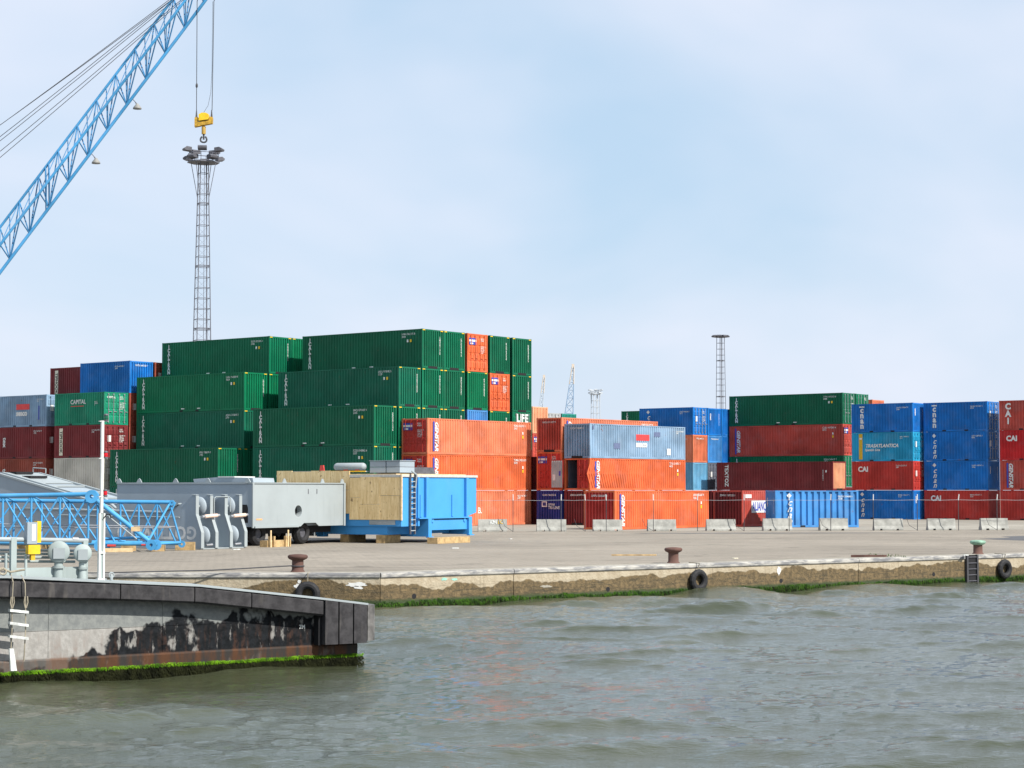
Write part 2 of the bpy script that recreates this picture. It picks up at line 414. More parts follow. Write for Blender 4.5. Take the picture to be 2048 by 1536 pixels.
# short-crested wavelets with a steep front towards the open dock
for i in range(135):
    cx, cy = rs.uniform(-19, 30), rs.uniform(24, 84); an = R(rs.normal(14, 13)); A_ = rs.uniform(.06, .20)*(.6 + .4*rs.rand()); wd = rs.uniform(.7, 2.3); fr = A_*rs.uniform(1.7, 2.7)
    s_ = slice(np.searchsorted(wy, cy - 5), np.searchsorted(wy, cy + 5)); dx = X[s_] - cx; dy = Y[s_] - cy
    u_ = dx*math.cos(an) + dy*math.sin(an); w_ = -dx*math.sin(an) + dy*math.cos(an) + .10*np.sin(u_*2.1 + i) + .04*np.sin(u_*5.3 + 2*i)
    Z[s_] += A_*np.exp(-(u_/wd)**2)*np.where(w_ < 0, np.exp(-(w_/fr)**2), np.exp(-(w_/(fr*3.2))**2))*(1 + .10*np.sin(u_*9 + w_*6 + i))
for i in range(9500):                             # small sharp ripples
    cy = 24 + 62*rs.rand(); hw_ = .27*cy + 1.5; cx = rs.uniform(-hw_, hw_); an = R(rs.normal(10, 22)); A_ = rs.uniform(.003, .014)*(1 if rs.rand() < .86 else 2.6); wd = rs.uniform(.10, .5); fr = A_*rs.uniform(2.0, 3.2) + .03
    sy = slice(np.searchsorted(wy, cy - 1.2), np.searchsorted(wy, cy + 1.2)); sx_ = slice(np.searchsorted(wx, cx - 1.6), np.searchsorted(wx, cx + 1.6)); dx = X[sy, sx_] - cx; dy = Y[sy, sx_] - cy
    u_ = dx*math.cos(an) + dy*math.sin(an); w_ = -dx*math.sin(an) + dy*math.cos(an) + .05*np.sin(u_*5 + i)
    Z[sy, sx_] += A_*np.exp(-(u_/wd)**2)*np.where(w_ < 0, np.exp(-(w_/fr)**2), np.exp(-(w_/(fr*2.4))**2))
# a swell lump that rides up against the wall
Z += .24*np.exp(-(((X - 7.2)*.8 + (Y - 69.3)*.6)/2.2)**2 - (((X - 7.2)*-.6 + (Y - 69.3)*.8)/1.3)**2)
Z += .14*np.exp(-(((X - 14)*.8 + (Y - 74.6)*.6)/2.4)**2 - (((X - 14)*-.6 + (Y - 74.6)*.8)/1.3)**2)
Z -= .12*np.exp(-(((X - 10.3)*.8 + (Y - 72.0)*.6)/1.8)**2 - (((X - 10.3)*-.6 + (Y - 72.0)*.8)/1.6)**2)
# lee of the moored barge is calmer
lee = np.clip(1 - np.hypot((X + 7)/6.5, (Y - 38)/4.0), 0, 1)
Z *= fade*(1 - .55*np.clip(lee*2, 0, 1)); Z += -1.1
V = np.stack([X, Y, Z], -1).reshape(-1, 3).astype(np.float32); nx, ny = len(wx), len(wy)
idx = np.arange(nx*ny).reshape(ny, nx)
F = np.stack([idx[:-1,:-1], idx[:-1,1:], idx[1:,1:], idx[1:,:-1]], -1).reshape(-1, 4).astype(np.int32)
me = bpy.data.meshes.new('water'); me.vertices.add(len(V)); me.vertices.foreach_set('co', V.ravel())
me.loops.add(F.size); me.loops.foreach_set('vertex_index', F.ravel())
me.polygons.add(len(F)); me.polygons.foreach_set('loop_start', np.arange(0, F.size, 4, dtype=np.int32)); me.polygons.foreach_set('loop_total', np.full(len(F), 4, np.int32))
me.update(calc_edges=True); me.polygons.foreach_set('use_smooth', np.ones(len(F), bool))
def water_mat():
    m, t, b = nodes('harbour_water'); v = coords(t, shift=False, world=True)
    n1 = noise(t, coords(t, (.7, 1.5, 1), shift=False, world=True), 3.4, 5.0, .62, .4); n2 = noise(t, coords(t, (.5, 1.8, 1), shift=False, world=True), 11.0, 4.0, .6)
    n0 = noise(t, v, .12, 3.0)
    sepz = t.nodes.new('ShaderNodeSeparateXYZ'); t.links.new(v, sepz.inputs[0]); fz = noise(t, v, 5.0, 6.0, .7)
    foam = math2(t, 'MULTIPLY', ramp(t, sepz.outputs['Z'], -.90, -.76), ramp(t, fz, .60, .66))
    t.links.new(mixc(t, foam, mixc(t, ramp(t, n0, .3, .7), (.042,.049,.026), (.058,.065,.038)), (.6,.62,.6)), b.inputs['Base Color'])
    b.inputs['Roughness'].default_value = .04; b.inputs['IOR'].default_value = 1.5; b.inputs['Specular IOR Level'].default_value = .5
    bump(t, b, math2(t, 'ADD', math2(t, 'MULTIPLY', n1, 1.0), math2(t, 'MULTIPLY', n2, .6)), .48, .055); return m
put('water', me, water_mat(), kind='structure')
# ------------------------------------------------------------------ shipping containers
W = 2.438; L40 = 12.19; L20 = 6.06; HC = 2.896; ST = 2.591
_cm = {}
def cached(key, fn):
    if key not in _cm: _cm[key] = fn()
    return _cm[key]
def corr(a0, a1, z0, z1, pos, to3, per=.278, dep=.05, bend=None):
    """corrugated sheet between a0..a1; to3(a, depth, z) gives the 3-D point, depth<=0 goes inwards"""
    n = max(3, int(round((a1 - a0)/per))); p = (a1 - a0)/n; prof = []
    for i in range(n):
        b = a0 + i*p; prof += [(b, 0), (b + p*.46, 0), (b + p*.58, -dep), (b + p*.88, -dep)]
    prof.append((a1, 0)); zs = [z0, z1] if bend is None else [z0, z0 + (z1 - z0)*.25, z0 + (z1-z0)*.5, z0 + (z1 - z0)*.53, z0 + (z1-z0)*.75, z1]
    m = MB(); k = len(prof); vs = []
    for z in zs:
        for a, d in prof:
            if bend:
                da, dd = bend(a, (z - z0)/(z1 - z0)); vs.append(to3(a + da, d + dd, z))
            else: vs.append(to3(a, d, z))
    m.add(vs, [(j*k+i, j*k+i+1, (j+1)*k+i+1, (j+1)*k+i) for j in range(len(zs)-1) for i in range(k-1)]); return m
def frame_mesh(L, H):
    h = W/2; m = MB()
    for x0, x1 in ((0, .13), (L-.13, L)):
        for s in (-1, 1): y0, y1 = sorted((s*h, s*(h-.12))); m.box(x0, x1, y0, y1, .118, H-.118)
        m.box(x0+.01, x1-.01, -h+.1, h-.1, 0.02, .16); m.box(x0+.01, x1-.01, -h+.1, h-.1, H-.12, H-.012)
    for s in (-1, 1):
        y0, y1 = sorted((s*(h-.004), s*(h-.10))); m.box(.12, L-.12, y0, y1, .02, .165); m.box(.12, L-.12, y0, y1, H-.085, H-.008)
    m.box(.12, L-.12, -h+.1, h-.1, .12, .15)
    return m.mesh('frame')
def castings_mesh(L, H):
    h = W/2 + .003; m = MB()
    for x0, x1 in ((-.003, .178), (L-.178, L+.003)):
        for s in (-1, 1):
            y0, y1 = sorted((s*h, s*(h-.162)))
            for z0, z1 in ((0, .118), (H-.118, H)): m.box(x0, x1, y0, y1, z0, z1)
    return m.mesh('corner_castings')
def side_mesh(L, H, s, per=.278, dep=.05):
    h = W/2 - .008
    return corr(.13, L-.13, .16, H-.08, 0, (lambda a, d, z: (a, s*(h + d), z)) if s < 0 else (lambda a, d, z: (L - a, h + d, z)), per, dep).mesh('side_panel')
def end_mesh(L, H, near, per=.25):
    x0 = .012 if near else L - .012; sg = 1 if near else -1
    return corr(-W/2+.12, W/2-.12, .16, H-.115, 0, lambda a, d, z: (x0 - sg*d, a*-sg, z), per, .095).mesh('end_panel')
def roof_mesh(L, H):
    return corr(.13, L-.13, -W/2+.09, W/2-.09, 0, lambda a, d, z: (a, z, H - .02 + d), .42, .02).mesh('roof')
def door_mesh(H, w):
    """one leaf, hinge line at y=0, reaching to y=-w, outside face towards -x"""
    m = MB(); m.box(.0, .045, -w, 0, .17, H-.125); rows = 4; z0 = .25; dz = (H-.2-.35)/rows
    for i in range(rows):
        a = z0 + i*dz
        for c0, c1 in ((-w+.05, -w/2-.05), (-w/2+.05, -.05)):
            m.prism([(0,0),(-.03,.05),(-.03,dz-.13),(0,dz-.08)], (0, c0, a), (1,0,0), (0,0,1), (0, c1-c0, 0))
    return m.mesh('door')
def bar_mesh(H):
    m = MB(); m.tube((-.055,0,.14), (-.055,0,H-.1), .021, 6)
    for z in (.2, H*.45, H-.2): m.box(-.06, .0, -.05, .05, z, z+.06)
    m.box(-.075, -.035, -.32, .0, 1.02, 1.06)
    return m.mesh('locking_bar')
def fit(root, name, mesh, face, L, u, v, mat, off=.004, rot=0.0, sx=1.0):
    """fix flat lettering or a plate on a face; u from the viewer's left edge, v from the bottom"""
    h = W/2
    if face == 'P': mt = frame((L-u, h-.003+off, v), (-1,0,0), (0,1,0))
    elif face == 'N': mt = frame((u, -h+.003-off, v), (1,0,0), (0,-1,0))
    else: mt = frame((-off, h-u, v), (0,-1,0), (-1,0,0))
    if rot: mt = mt @ Matrix.Rotation(R(rot), 4, 'Z')
    if sx != 1.0: mt = mt @ Matrix.Diagonal((sx, 1, 1, 1))
    return put(name, mesh, mat, root, mtx=mt)
def idcode(rr): return ''.join(rr.choice('ACGILMNOPRSTUXZ') for _ in range(3)) + 'U %03d%03d %d' % (rr.randrange(1000), rr.randrange(1000), rr.randrange(10))

def decorate(c, st, f, L, H, rr, near):
    tx = text_mesh; wh = M['offwhite']
    code = idcode(rr)
    def ids(uu, vv, size=.17, mat=wh):
        fit(c, 'lettering', tx(code + '\n%d' % rr.randrange(2210, 4540), size, 'LEFT', 0, .01, .95), f, L, uu, vv, mat)
    if st == 'caltran':
        fit(c, 'lettering', tx('1\nC\nA\nL\nT\nR\nA\nN', .40, 'CENTER', 0, .05, .735), f, L, .80, 1.50, M['white'])
        ids(L-2.0, H-.45, .20); fit(c, 'plate', plate_mesh(.16,.2), f, L, L-1.5, H-.95, wh); fit(c, 'warning_plate', plate_mesh(.16,.2), f, L, L-1.2, H-.95, M['yellow'])
        for du in (-.9, .9): fit(c, 'pocket_mark', plate_mesh(.36,.07), f, L, L*.5+du, .22, wh)
    elif st == 'genstar':
        fit(c, 'logo_band', plate_mesh(.16, H-.45), f, L, .62, .22, M['logo_blue'])
        fit(c, 'lettering', tx('GENSTAR', .50, 'CENTER', .25, .035, 1, .96), f, L, 1.0, H/2, M['white'], rot=-90)
        ids(L-2.15, H-.42, .22); fit(c, 'warning_plate', plate_mesh(.14,.22), f, L, L-1.1, H-1.25, M['yellow']); fit(c, 'plate', plate_mesh(.13,.2), f, L, L-1.1, H-.95, wh)
    elif st == 'cai': fit(c, 'lettering', tx('CAI', .62, 'LEFT', 0, .045), f, L, .62, H-.72, M['white']); ids(L-1.7, H-.48, .16)
    elif st == 'caivert': fit(c, 'lettering', tx('C\nA\nI', .72, 'CENTER', 0, .05, .88), f, L, .82, 1.42, M['white']); ids(L-1.7, H-.48, .16)
    elif st == 'cnan': fit(c, 'lettering', tx('c\nn\na\nn', .72, 'CENTER', 0, .045, .66), f, L, 1.05, 1.30, M['white']); fit(c, 'plate', plate_mesh(.5,.12), f, L, .8, H-.34, wh); ids(L-1.6, H-.5, .17)
    elif st == 'cnanital':
        d = fit(c, 'logo_diamond', plate_mesh(.26,.26), f, L, 1.0, H-.55, M['white'], rot=45)
        fit(c, 'lettering', tx('c\nn\na\nn', .66, 'CENTER', .35, .02, .66), f, L, 1.02, 1.08, M['white']); ids(L-1.5, H-.5, .16)
    elif st == 'trasat':
        fit(c, 'stripe', plate_mesh(.36, H-.3), f, L, .72, .18, M['mustard']); fit(c, 'logo_flag', plate_mesh(.24,.16), f, L, .78, H-.62, M['white'], .008)
        fit(c, 'lettering', tx('TRASATLANTICA', .42, 'LEFT', .28, .035), f, L, 1.35, 1.38, M['white']); fit(c, 'lettering', tx('Spanish Line', .30, 'LEFT', .2, .03), f, L, 1.32, 1.02, M['white']); ids(L-1.3, H-.5, .15)
    elif st in ('seaco', 'seaco40'):
        u = L*.36 if st == 'seaco' else L*.47
        fit(c, 'logo_band', plate_mesh(1.7,.46), f, L, u, 1.42, M['logo_red']); fit(c, 'lettering', tx('seaco', .62, 'LEFT', 0, .05), f, L, u, 1.12, M['white']); ids(L-1.25, H-.45, .15)
        if st == 'seaco40':
            for uu, vv, ww, hh in ((L*.24,.75,.8,.42),(L*.66,1.75,.8,.36),(.35,2.15,.18,.3)): fit(c, 'repair_plate', plate_mesh(ww, hh), f, L, uu, vv, M['repair'])
            fit(c, 'placard', plate_mesh(.46,.5), f, L, L*.80, .35, M['white'])
        else: fit(c, 'repair_plate', plate_mesh(.14,1.15), f, L, L*.83, .55, M['logo_blue'])
    elif st == 'capital': fit(c, 'lettering', tx('CAPITAL', .48, 'LEFT', 0, .02), f, L, 1.95, 1.85, M['white']); fit(c, 'underline', plate_mesh(1.6,.05), f, L, 2.0, 1.5, M['logo_red']); fit(c, 'lettering', tx(code.replace(' ', '\n'), .14, 'LEFT', 0, .01, .9), f, L, L-1.2, 1.7, wh)
    elif st == 'tiphook':
        fit(c, 'logo_band', plate_mesh(.42, H-.42), f, L, .62, .2, M['cream']); fit(c, 'lettering', tx('TIPHOOK', .40, 'CENTER', .1, .03), f, L, .83, H/2, M['black'], .008, rot=-90); ids(L-1.5, H-.5, .16)
    elif st == 'tex': fit(c, 'lettering', tx('tex', .62, 'CENTER', 0, .03), f, L, .7, 1.35, wh, rot=-90); ids(L-1.6, H-.45, .17)
    elif st == 'textoz': fit(c, 'lettering', tx('TEXTOZ', .52, 'CENTER', 0, .03), f, L, 1.05, 1.35, wh, rot=-90); fit(c, 'lettering', tx(code, .15, 'CENTER', 0, .01), f, L, L-1.0, 1.35, wh, rot=-90); fit(c, 'plate', plate_mesh(.12,.2), f, L, L-.75, 1.6, wh)
    elif st == 'alianca':
        fit(c, 'logo_band', plate_mesh(4.2,.86), f, L, 1.25, 1.0, M['white']); fit(c, 'lettering', tx('ALIANÇA', .86, 'LEFT', 0, .03), f, L, 1.38, 1.42, M['logo_blue'], .008, sx=.62); fit(c, 'placard', plate_mesh(.85,.26), f, L, .42, 2.05, M['white'])
    elif st == 'plainid': ids(L-1.8, H-.5, .17)
    elif st == 'patch': ids(L-1.7, H-.5, .18); fit(c, 'lettering', tx('B.', .6, 'LEFT', 0, .02), f, L, L*.47, 1.1, wh)
    # the end towards the viewer
    if near == 'blind':
        if st == 'caltran':
          for uu, vv in ((.06,H-.105),(W-.34,H-.105)): fit(c, 'corner_mark', plate_mesh(.28,.06), 'E', L, uu, vv, M['yellow'], .006)
        if st == 'caltran': fit(c, 'lettering', tx('\n'.join(code.replace(' ', '')), .15, 'CENTER', 0, .03, .82), 'E', L, W-.42, H*.60, M['white'])
        elif st in ('genstar', 'seaco40', 'plainid', 'patch', 'pando', 'alianca'): fit(c, 'lettering', tx(code, .19, 'CENTER', 0, .015), 'E', L, W/2, H-.35, wh)
        elif st in ('cnan', 'cnanital'): fit(c, 'lettering', tx('cnan', .34, 'CENTER', 0, .03), 'E', L, .52, H*.68, M['white'], rot=-90); fit(c, 'lettering', tx('\n'.join(code.replace(' ', '')), .13, 'CENTER', 0, .02, .8), 'E', L, W-.45, H*.58, wh)
        if st == 'pando':
            fit(c, 'logo_flag', plate_mesh(.5,.42), 'E', L, .5, 1.35, wh); fit(c, 'logo_field', plate_mesh(.34,.26), 'E', L, .58, 1.43, M['navy'], .008)
            fit(c, 'lettering', tx('cross\nTRI LINE', .30, 'LEFT', 0, .02, .9), 'E', L, 1.12, 1.42, wh); fit(c, 'warning_plate', plate_mesh(.22,.14), 'E', L, W-.62, .12, M['yellow'])
    elif near == 'door':
        fit(c, 'lettering', tx(code[:4] + '\n' + code[5:11], .15, 'LEFT', 0, .015), 'E', L, W/2+.25, H-.45, wh, .035); fit(c, 'lettering', tx('MAX GROSS\n30480 KG\nTARE 3900\nNET 26580\nCU 67.6', .12, 'LEFT', 0, .012), 'E', L, W/2+.25, H*.58, wh, .035)
        if st == 'genstar' or st == 'gdoor': fit(c, 'logo_plate', plate_mesh(.85,.52), 'E', L, .17, H-.85, M['logo_blue'], .034); fit(c, 'logo_stripe', plate_mesh(.85,.15), 'E', L, .17, H-.62, M['white'], .04); fit(c, 'logo_stripe', plate_mesh(.34,.12), 'E', L, .3, H-.82, M['white'], .04)
        elif st == 'caltran': fit(c, 'lettering', tx('1', .4, 'CENTER', 0, .04), 'E', L, .45, H-.55, M['white'], .035)
        elif st == 'capital': fit(c, 'lettering', tx('CAPITAL', .22, 'CENTER', 0, .02), 'E', L, .68, H-.42, M['white'], .035)
        elif st == 'life': fit(c, 'lettering', tx('LIFE', .85, 'CENTER', 0, .04), 'E', L, W/2, H-.5, M['offwhite'], .035)
        else: fit(c, 'placard', plate_mesh(.34,.5), 'E', L, .35, 1.25, M['white'], .034)
M['cream'] = plain('cream_band_paint', (.66,.62,.48), .6)
M['navy'] = plain('navy_paint', (.03,.04,.17), .6)
M['repair'] = plain('repair_patch_paint', (.11,.14,.24), .6)
PAINTS = {k: paint(v) for k, v in C.items()}
GREENS = [paint(tuple(x*f for x in c_), var=.12, rust=.35, dirt=.28, fade=fd, rough=.45) for c_, f, fd in ((C['green'],1.0,.05),((.006,.115,.058),.9,.10),((.004,.126,.056),1.1,.06),((.007,.110,.064),1.0,.14))]
PAINTS['green'] = GREENS[0]
PAINTS['greyblue'] = paint(C['greyblue'], rust=.9, dirt=.3, fade=.2); PAINTS['sky'] = paint(C['sky'], rust=.4, dirt=.2)
PAINTS['red'] = paint(C['red'], rust=.5, dirt=.3, fade=.15); PAINTS['brick'] = paint(C['brick'], rust=.5, dirt=.25, fade=.25)

def container(corner, yaw, side, z, L, H, colour, style, near, label, group=None, endcolour=None, per=.278, dep=.05, damaged=False):
    a = R(yaw); yx, yy = -math.sin(a), math.cos(a); k = -W/2 if side == 'P' else W/2
    c = thing('shipping_container', label, 'container', (corner[0] + k*yx, corner[1] + k*yy, z), yaw, group)
    rr = random.Random(hash((round(corner[0],2), round(corner[1],2), round(z,1), L)) & 0xffffff)
    p = rr.choice(GREENS) if colour == 'green' else PAINTS[colour]; pe = PAINTS[endcolour] if endcolour else p; K = (L, round(H,3))
    put('frame', cached(('fr',)+K, lambda: frame_mesh(*K)), p, c)
    put('corner_castings', cached(('ca',)+K, lambda: castings_mesh(*K)), p, c, 'stuff')
    vis = 1 if side == 'P' else -1
    for s in (-1, 1):
        if damaged and s == vis: continue
        put('side_panel', cached(('si', s, per)+K, lambda: side_mesh(L, H, s, per, dep)), p, c)
    put('roof', cached(('ro',)+K, lambda: roof_mesh(*K)), p, c)
    put('end_panel', cached(('en', 0)+K, lambda: end_mesh(L, H, False)), p, c)
    if near == 'blind':
        put('end_panel', cached(('en', 1)+K, lambda: end_mesh(L, H, True)), pe, c)
        if L > 10:
            g = cached(('goose',), lambda: MB().box(-.004, .3, -.52, .52, .004, .172).mesh('gooseneck_tunnel')); put('gooseneck_tunnel', g, M['black'], c)
    elif near in ('door', 'ajar'):
        w = W/2 - .125
        for s in (1, -1):
            d = put('door', cached(('do', H), lambda: door_mesh(H, w)), pe, c)
            if s == 1: d.location = (.02, W/2-.12, 0)
            else: d.location = (.02, -.005, 0)
            for q in (.25, .72):
                b = put('locking_bar', cached(('ba', H), lambda: bar_mesh(H)), M['steel'] if colour in ('green','capital','blue','sky') else pe, d); b.location = (-.03, -w*q, 0)
            if near == 'ajar' and s == 1:
                for ch in list(d.children): bpy.data.objects.remove(ch)
                d.name = 'open_door'; d.rotation_euler = (0, 0, R(-178)); d.location = (-.15, W/2-.02, 0)
                put('inner_lining', corr(.03, w-.03, .22, H-.17, 0, lambda a_, dd, zz: (.075 + dd, -w + a_, zz), .2, .022).mesh('inner_lining'), PAINTS['grey'], d)
                put('sticker', MB().box(.078, .082, -.36, -.2, 1.1, 1.45).mesh('sticker'), M['logo_blue'], d); put('sticker', MB().box(.078, .082, -.95, -.68, .75, 1.2).mesh('sticker'), M['white'], d)
    if L < 10 or style == 'caltran':
        for du in ((-1.05, 1.05) if L < 10 else (-.9, .9)):
            fk = cached(('fork',), lambda: MB().box(-.18, .18, -W/2+.0005, W/2-.0005, .03, .15).mesh('fork_pocket')); o = put('fork_pocket', fk, M['black'], c); o.location = (L/2 + du, 0, 0)
    if damaged:
        sg = vis; h = W/2 - .008
        def bend(a_, t):
            k_ = max(0, 1 - a_/8.5); tri = max(0, 1 - abs(t - .5)/.5); lo = min(1.0, t*2) if t < .5 else 1.0
            return (-.50*k_*tri, .012*k_*tri)
        put('dented_side_panel', corr(.13, L-.13, .16, H-.08, 0, lambda a_, d, zz: (a_, sg*(h + d), zz), .278, .05, bend).mesh('dented_side_panel'), p, c)
    decorate(c, style, 'P' if side == 'P' else 'N', L, H, rr, near)
    if damaged:                                   # print follows the crumpled sheet
        for o in [q for q in c.children if q.name.startswith(('lettering', 'logo_band')) and abs(q.matrix_local.translation.y) > W/2 - .1]:
            me = o.data.copy(); o.data = me; ml = o.matrix_local.copy(); iv = ml.inverted()
            if o.name.startswith('logo_band'):
                x0, z0, h_ = ml.translation.x, ml.translation.z, H-.45; b_ = MB()
                for j in range(6): b_.v += [(x0, -W/2, z0 + h_*j/5), (x0+.16, -W/2, z0 + h_*j/5)]
                me.clear_geometry(); me.from_pydata([iv @ Vector(p_) for p_ in b_.v], [], [(2*j, 2*j+1, 2*j+3, 2*j+2) for j in range(5)])
            for v_ in me.vertices:
                p_ = ml @ v_.co; da, dd = bend(p_.x, (p_.z - .16)/(H - .24)); v_.co = iv @ Vector((p_.x + da, -W/2 - .012 - dd, p_.z))
        MB().box(.3, 5.0, W/2-.16, W/2-.13, .17, H-.14).build('inner_wall', PAINTS['darkgrey'], c); MB().box(4.9, 4.96, -W/2+.14, W/2-.17, .17, H-.14).build('inner_wall', PAINTS['darkgrey'], c)
        MB().box(.1, 5.0, -W/2+.13, W/2-.13, .152, .168).build('floor', PAINTS['darkgrey'], c)
    return c

D1 = Vector((math.cos(R(142)), math.sin(R(142)))); D2 = Vector((math.cos(R(52)), math.sin(R(52))))
def slot(org, row, col=0.0): return (org[0] + D2.x*row + D1.x*col, org[1] + D2.y*row + D1.y*col)
def PX(org, row, tier, colour, style, near, label, L=L40, H=HC, col=0.0, group=None, z=None, **kw):
    return container(slot(org, row, col), 142, 'P', tier*H if z is None else z, L, H, colour, style, near, label, group, **kw)

# right-hand green block: rows run away to the right, tiers upwards
B = (-6.6, 143.1); BR = {-2: -5.25, -1: -2.59, 0: 0.0, 1: 2.49, 2: 5.25, 3: 7.98, 4: 10.78}
GRP = 'dark green forty foot containers in the tall stacks'
nth = {-2: 'first', -1: 'second', 0: 'third', 1: 'fourth', 2: 'fifth', 3: 'sixth', 4: 'rightmost'}
tier_n = ['bottom', 'second', 'third', 'fourth', 'top']
for tr, rows in ((0, (-2,)), (1, (-2, -1)), (2, (-2, -1, 0, 1, 3)), (3, (-1, 0, 1, 2, 4)), (4, (0, 1, 3, 4))):
    for i, r in enumerate(rows):
        if i == 0: lb = 'green container, long side showing, %s tier of the right-hand tall green stack' % tier_n[tr]
        else: lb = 'green container end, %s row of the right-hand green stack, %s tier' % (nth[r], tier_n[tr])
        PX(B, BR[r], tr, 'green', 'caltran', 'blind', lb, group=GRP)
PX(B, BR[2], 4, 'orange', 'gdoor', 'door', 'orange container door end between green ends on the top tier')
PX(B, BR[3], 3, 'orange', 'gdoor', 'door', 'orange container door end among green ends, one tier below the top')
PX(B, BR[2], 2, 'cnablue', 'plain', 'blind', 'light blue container end peeping out above the orange stack')
PX(B, BR[4], 2, 'green', 'life', 'door', 'green container with large white letters on its doors above orange stack')
# left-hand green block
A = (-18.76, 150.0); AR = {-2: -5.2, -1: -2.53, 0: .1, 1: 2.62}
for tr, rows in ((0, (-2, -1)), (1, (-2, -1)), (2, (-1, 0)), (3, (-1, 0)), (4, (0, 1))):
    for i, r in enumerate(rows):
        if i == 0: lb = 'green container, long side showing, %s tier of the left-hand tall green stack' % tier_n[tr]
        else: lb = 'partly shaded green container end behind the left-hand green stack corner, %s tier' % tier_n[tr]
        PX(A, AR[r], tr, 'green', 'caltran', 'blind', lb, group=GRP)
# twenty-foot block at the far left, five tiers
Lb = (-30.57, 155.72); L0, L1, L2 = 0.0, 7.1, 13.3; ra, rb, rc = -2.53, .03, 2.66
def LX(row, tier, col, colour, style, near, label, **kw): PX(Lb, row, tier, colour, style, near, label, L20, ST, col, 'twenty foot containers stacked at the left', **kw)
LX(rb, 4, L0, 'blue', 'plainid', 'blind', 'faded blue container on top of the left stack beside the green block')
LX(rc, 4, L0, 'brown', 'plain', 'door', 'rusty brown container end between the blue top container and green block')
LX(rc, 4, L1, 'maroon', 'tiphook', 'blind', 'maroon container with a pale vertical band, highest at far left')
LX(ra, 3, L0, 'capital', 'capital', 'door', 'bright green container with white lettering over a maroon one at left')
LX(rb, 3, L0, 'brown', 'plain', 'door', 'orange brown door end right of the lettered bright green container')
LX(ra, 3, L1, 'greyblue', 'seaco', 'door', 'grey container with a red and white logo at the far left')
LX(ra, 3, L2, 'beige', 'plain', 'blind', 'beige container at the left picture edge, uppermost of its column')
LX(ra, 2, L0, 'maroon', 'tiphook', 'door', 'maroon container with a pale vertical band under the bright green one')
LX(rb, 2, L0, 'brown', 'plain', 'door', 'brown door end in shade right of the banded maroon container, third tier')
LX(ra, 2, L1, 'maroon', 'tex', 'door', 'maroon container with white letters directly under the grey logo container')
LX(ra, 2, L2, 'grey', 'plain', 'blind', 'grey container at the left picture edge, middle of its column')
LX(ra, 1, L0, 'beige', 'plain', 'door', 'dirty beige container behind the white navigation light mast')
LX(rb, 1, L0, 'cream', 'plain', 'door', 'cream door end just right of the dirty beige container')
LX(ra, 1, L1, 'brown', 'tex', 'door', 'red brown container low at the left behind the grey ramp girder')
LX(ra, 1, L2, 'cnablue', 'plain', 'blind', 'light blue container at the left picture edge, lowest visible of its column')
LX(ra, 0, L0, 'grey', 'plain', 'door', 'grey bottom container behind the lying blue lattice boom, nearest the green block')
LX(ra, 0, L1, 'maroon', 'plain', 'door', 'maroon bottom container behind the grey ramp girder at far left')
# orange stack of three in front of the green block
O = (-6.04, 139.6)
def NX(org, z, colour, style, near, label, yaw=52, L=L40, H=ST, **kw): return container(org, yaw, 'N', z, L, H, colour, style, near, label, **kw)
NX(O, 2*ST, 'salmon', 'genstar', 'door', 'orange container on top of the stack of three, pale lettered band', endcolour='red', group='orange stack of three')
NX(O, ST, 'orange', 'genstar', 'door', 'orange container, middle of the stack of three, behind blue machine house', endcolour='red', group='orange stack of three')
NX(O, 0, 'salmon', 'patch', 'blind', 'orange container at the bottom of the stack of three, beside blue machine house', endcolour='red', group='orange stack of three')
NX((O[0]+12.7*D2.x+.3, O[1]+12.7*D2.y), ST, 'maroon', 'plain', 'blind', 'maroon container seen as a dark sliver in the gap right of the orange stack', L=L20)
NX((O[0]+12.7*D2.x+.3, O[1]+12.7*D2.y), 0, 'maroon', 'plain', 'blind', 'maroon container at ground level in the gap right of the orange stack', L=L20)
# mixed stacks in the middle
S2 = (5.78, 145.1); S1 = (3.73, 146.7)
NX(S1, ST+HC, 'salmon', 'genstar', 'blind', 'red-ended orange container, top tier, behind the grey blue logo container', yaw=49.5, endcolour='brick')
NX(S1, ST, 'orange', 'genstar', 'door', 'red container with door logo behind the open grey door', yaw=49.5, H=HC, endcolour='red')
NX(S1, 0, 'navy', 'pando', 'blind', 'navy blue container end with white logo behind the fence', yaw=49.5)
NX(S2, 2.591+2.40, 'greyblue', 'seaco40', 'blind', 'grey blue container with red and white logo and dark repair patches', yaw=49.5, endcolour='repairblue' if False else None)
dm = NX(S2, 2.591, 'orange', 'genstar', 'ajar', 'crumpled orange container with one door swung open', yaw=49.5, H=2.40, endcolour='red', damaged=True)
NX(S2, 0, 'maroon', 'plainid', 'blind', 'maroon container end between the navy one and the low orange one', yaw=49.5)
NX((6.75, 128.5), 0, 'orange', 'genstar', 'blind', 'bright orange container on the ground right behind the fence', yaw=54, endcolour='red')
# columns just right of the green block, far back
P0 = (2.0, 188.4); P1 = (3.46, 196.0)
PX(P0, 0, 0, 'tan', 'plain', 'blind', 'tan container end right of the tall green block, top of its column', z=HC+2*ST, H=ST)
PX(P0, 0, 0, 'brick', 'gdoor', 'door', 'brick red door end in the gap right of the orange stack, third tier', z=HC+ST, H=ST)
PX(P0, 0, 0, 'salmon', 'plain', 'blind', 'orange container end low in the gap right of the orange stack', z=HC, H=ST)
PX(P1, 0, 3, 'grey', 'plain', 'door', 'grey container with pale door end, far off beside the tan one', L=L20, H=ST)
PX(P1, 2.65, 3, 'teal', 'plain', 'blind', 'teal container far off, under the distant blue crane jib', L=L20, H=ST)
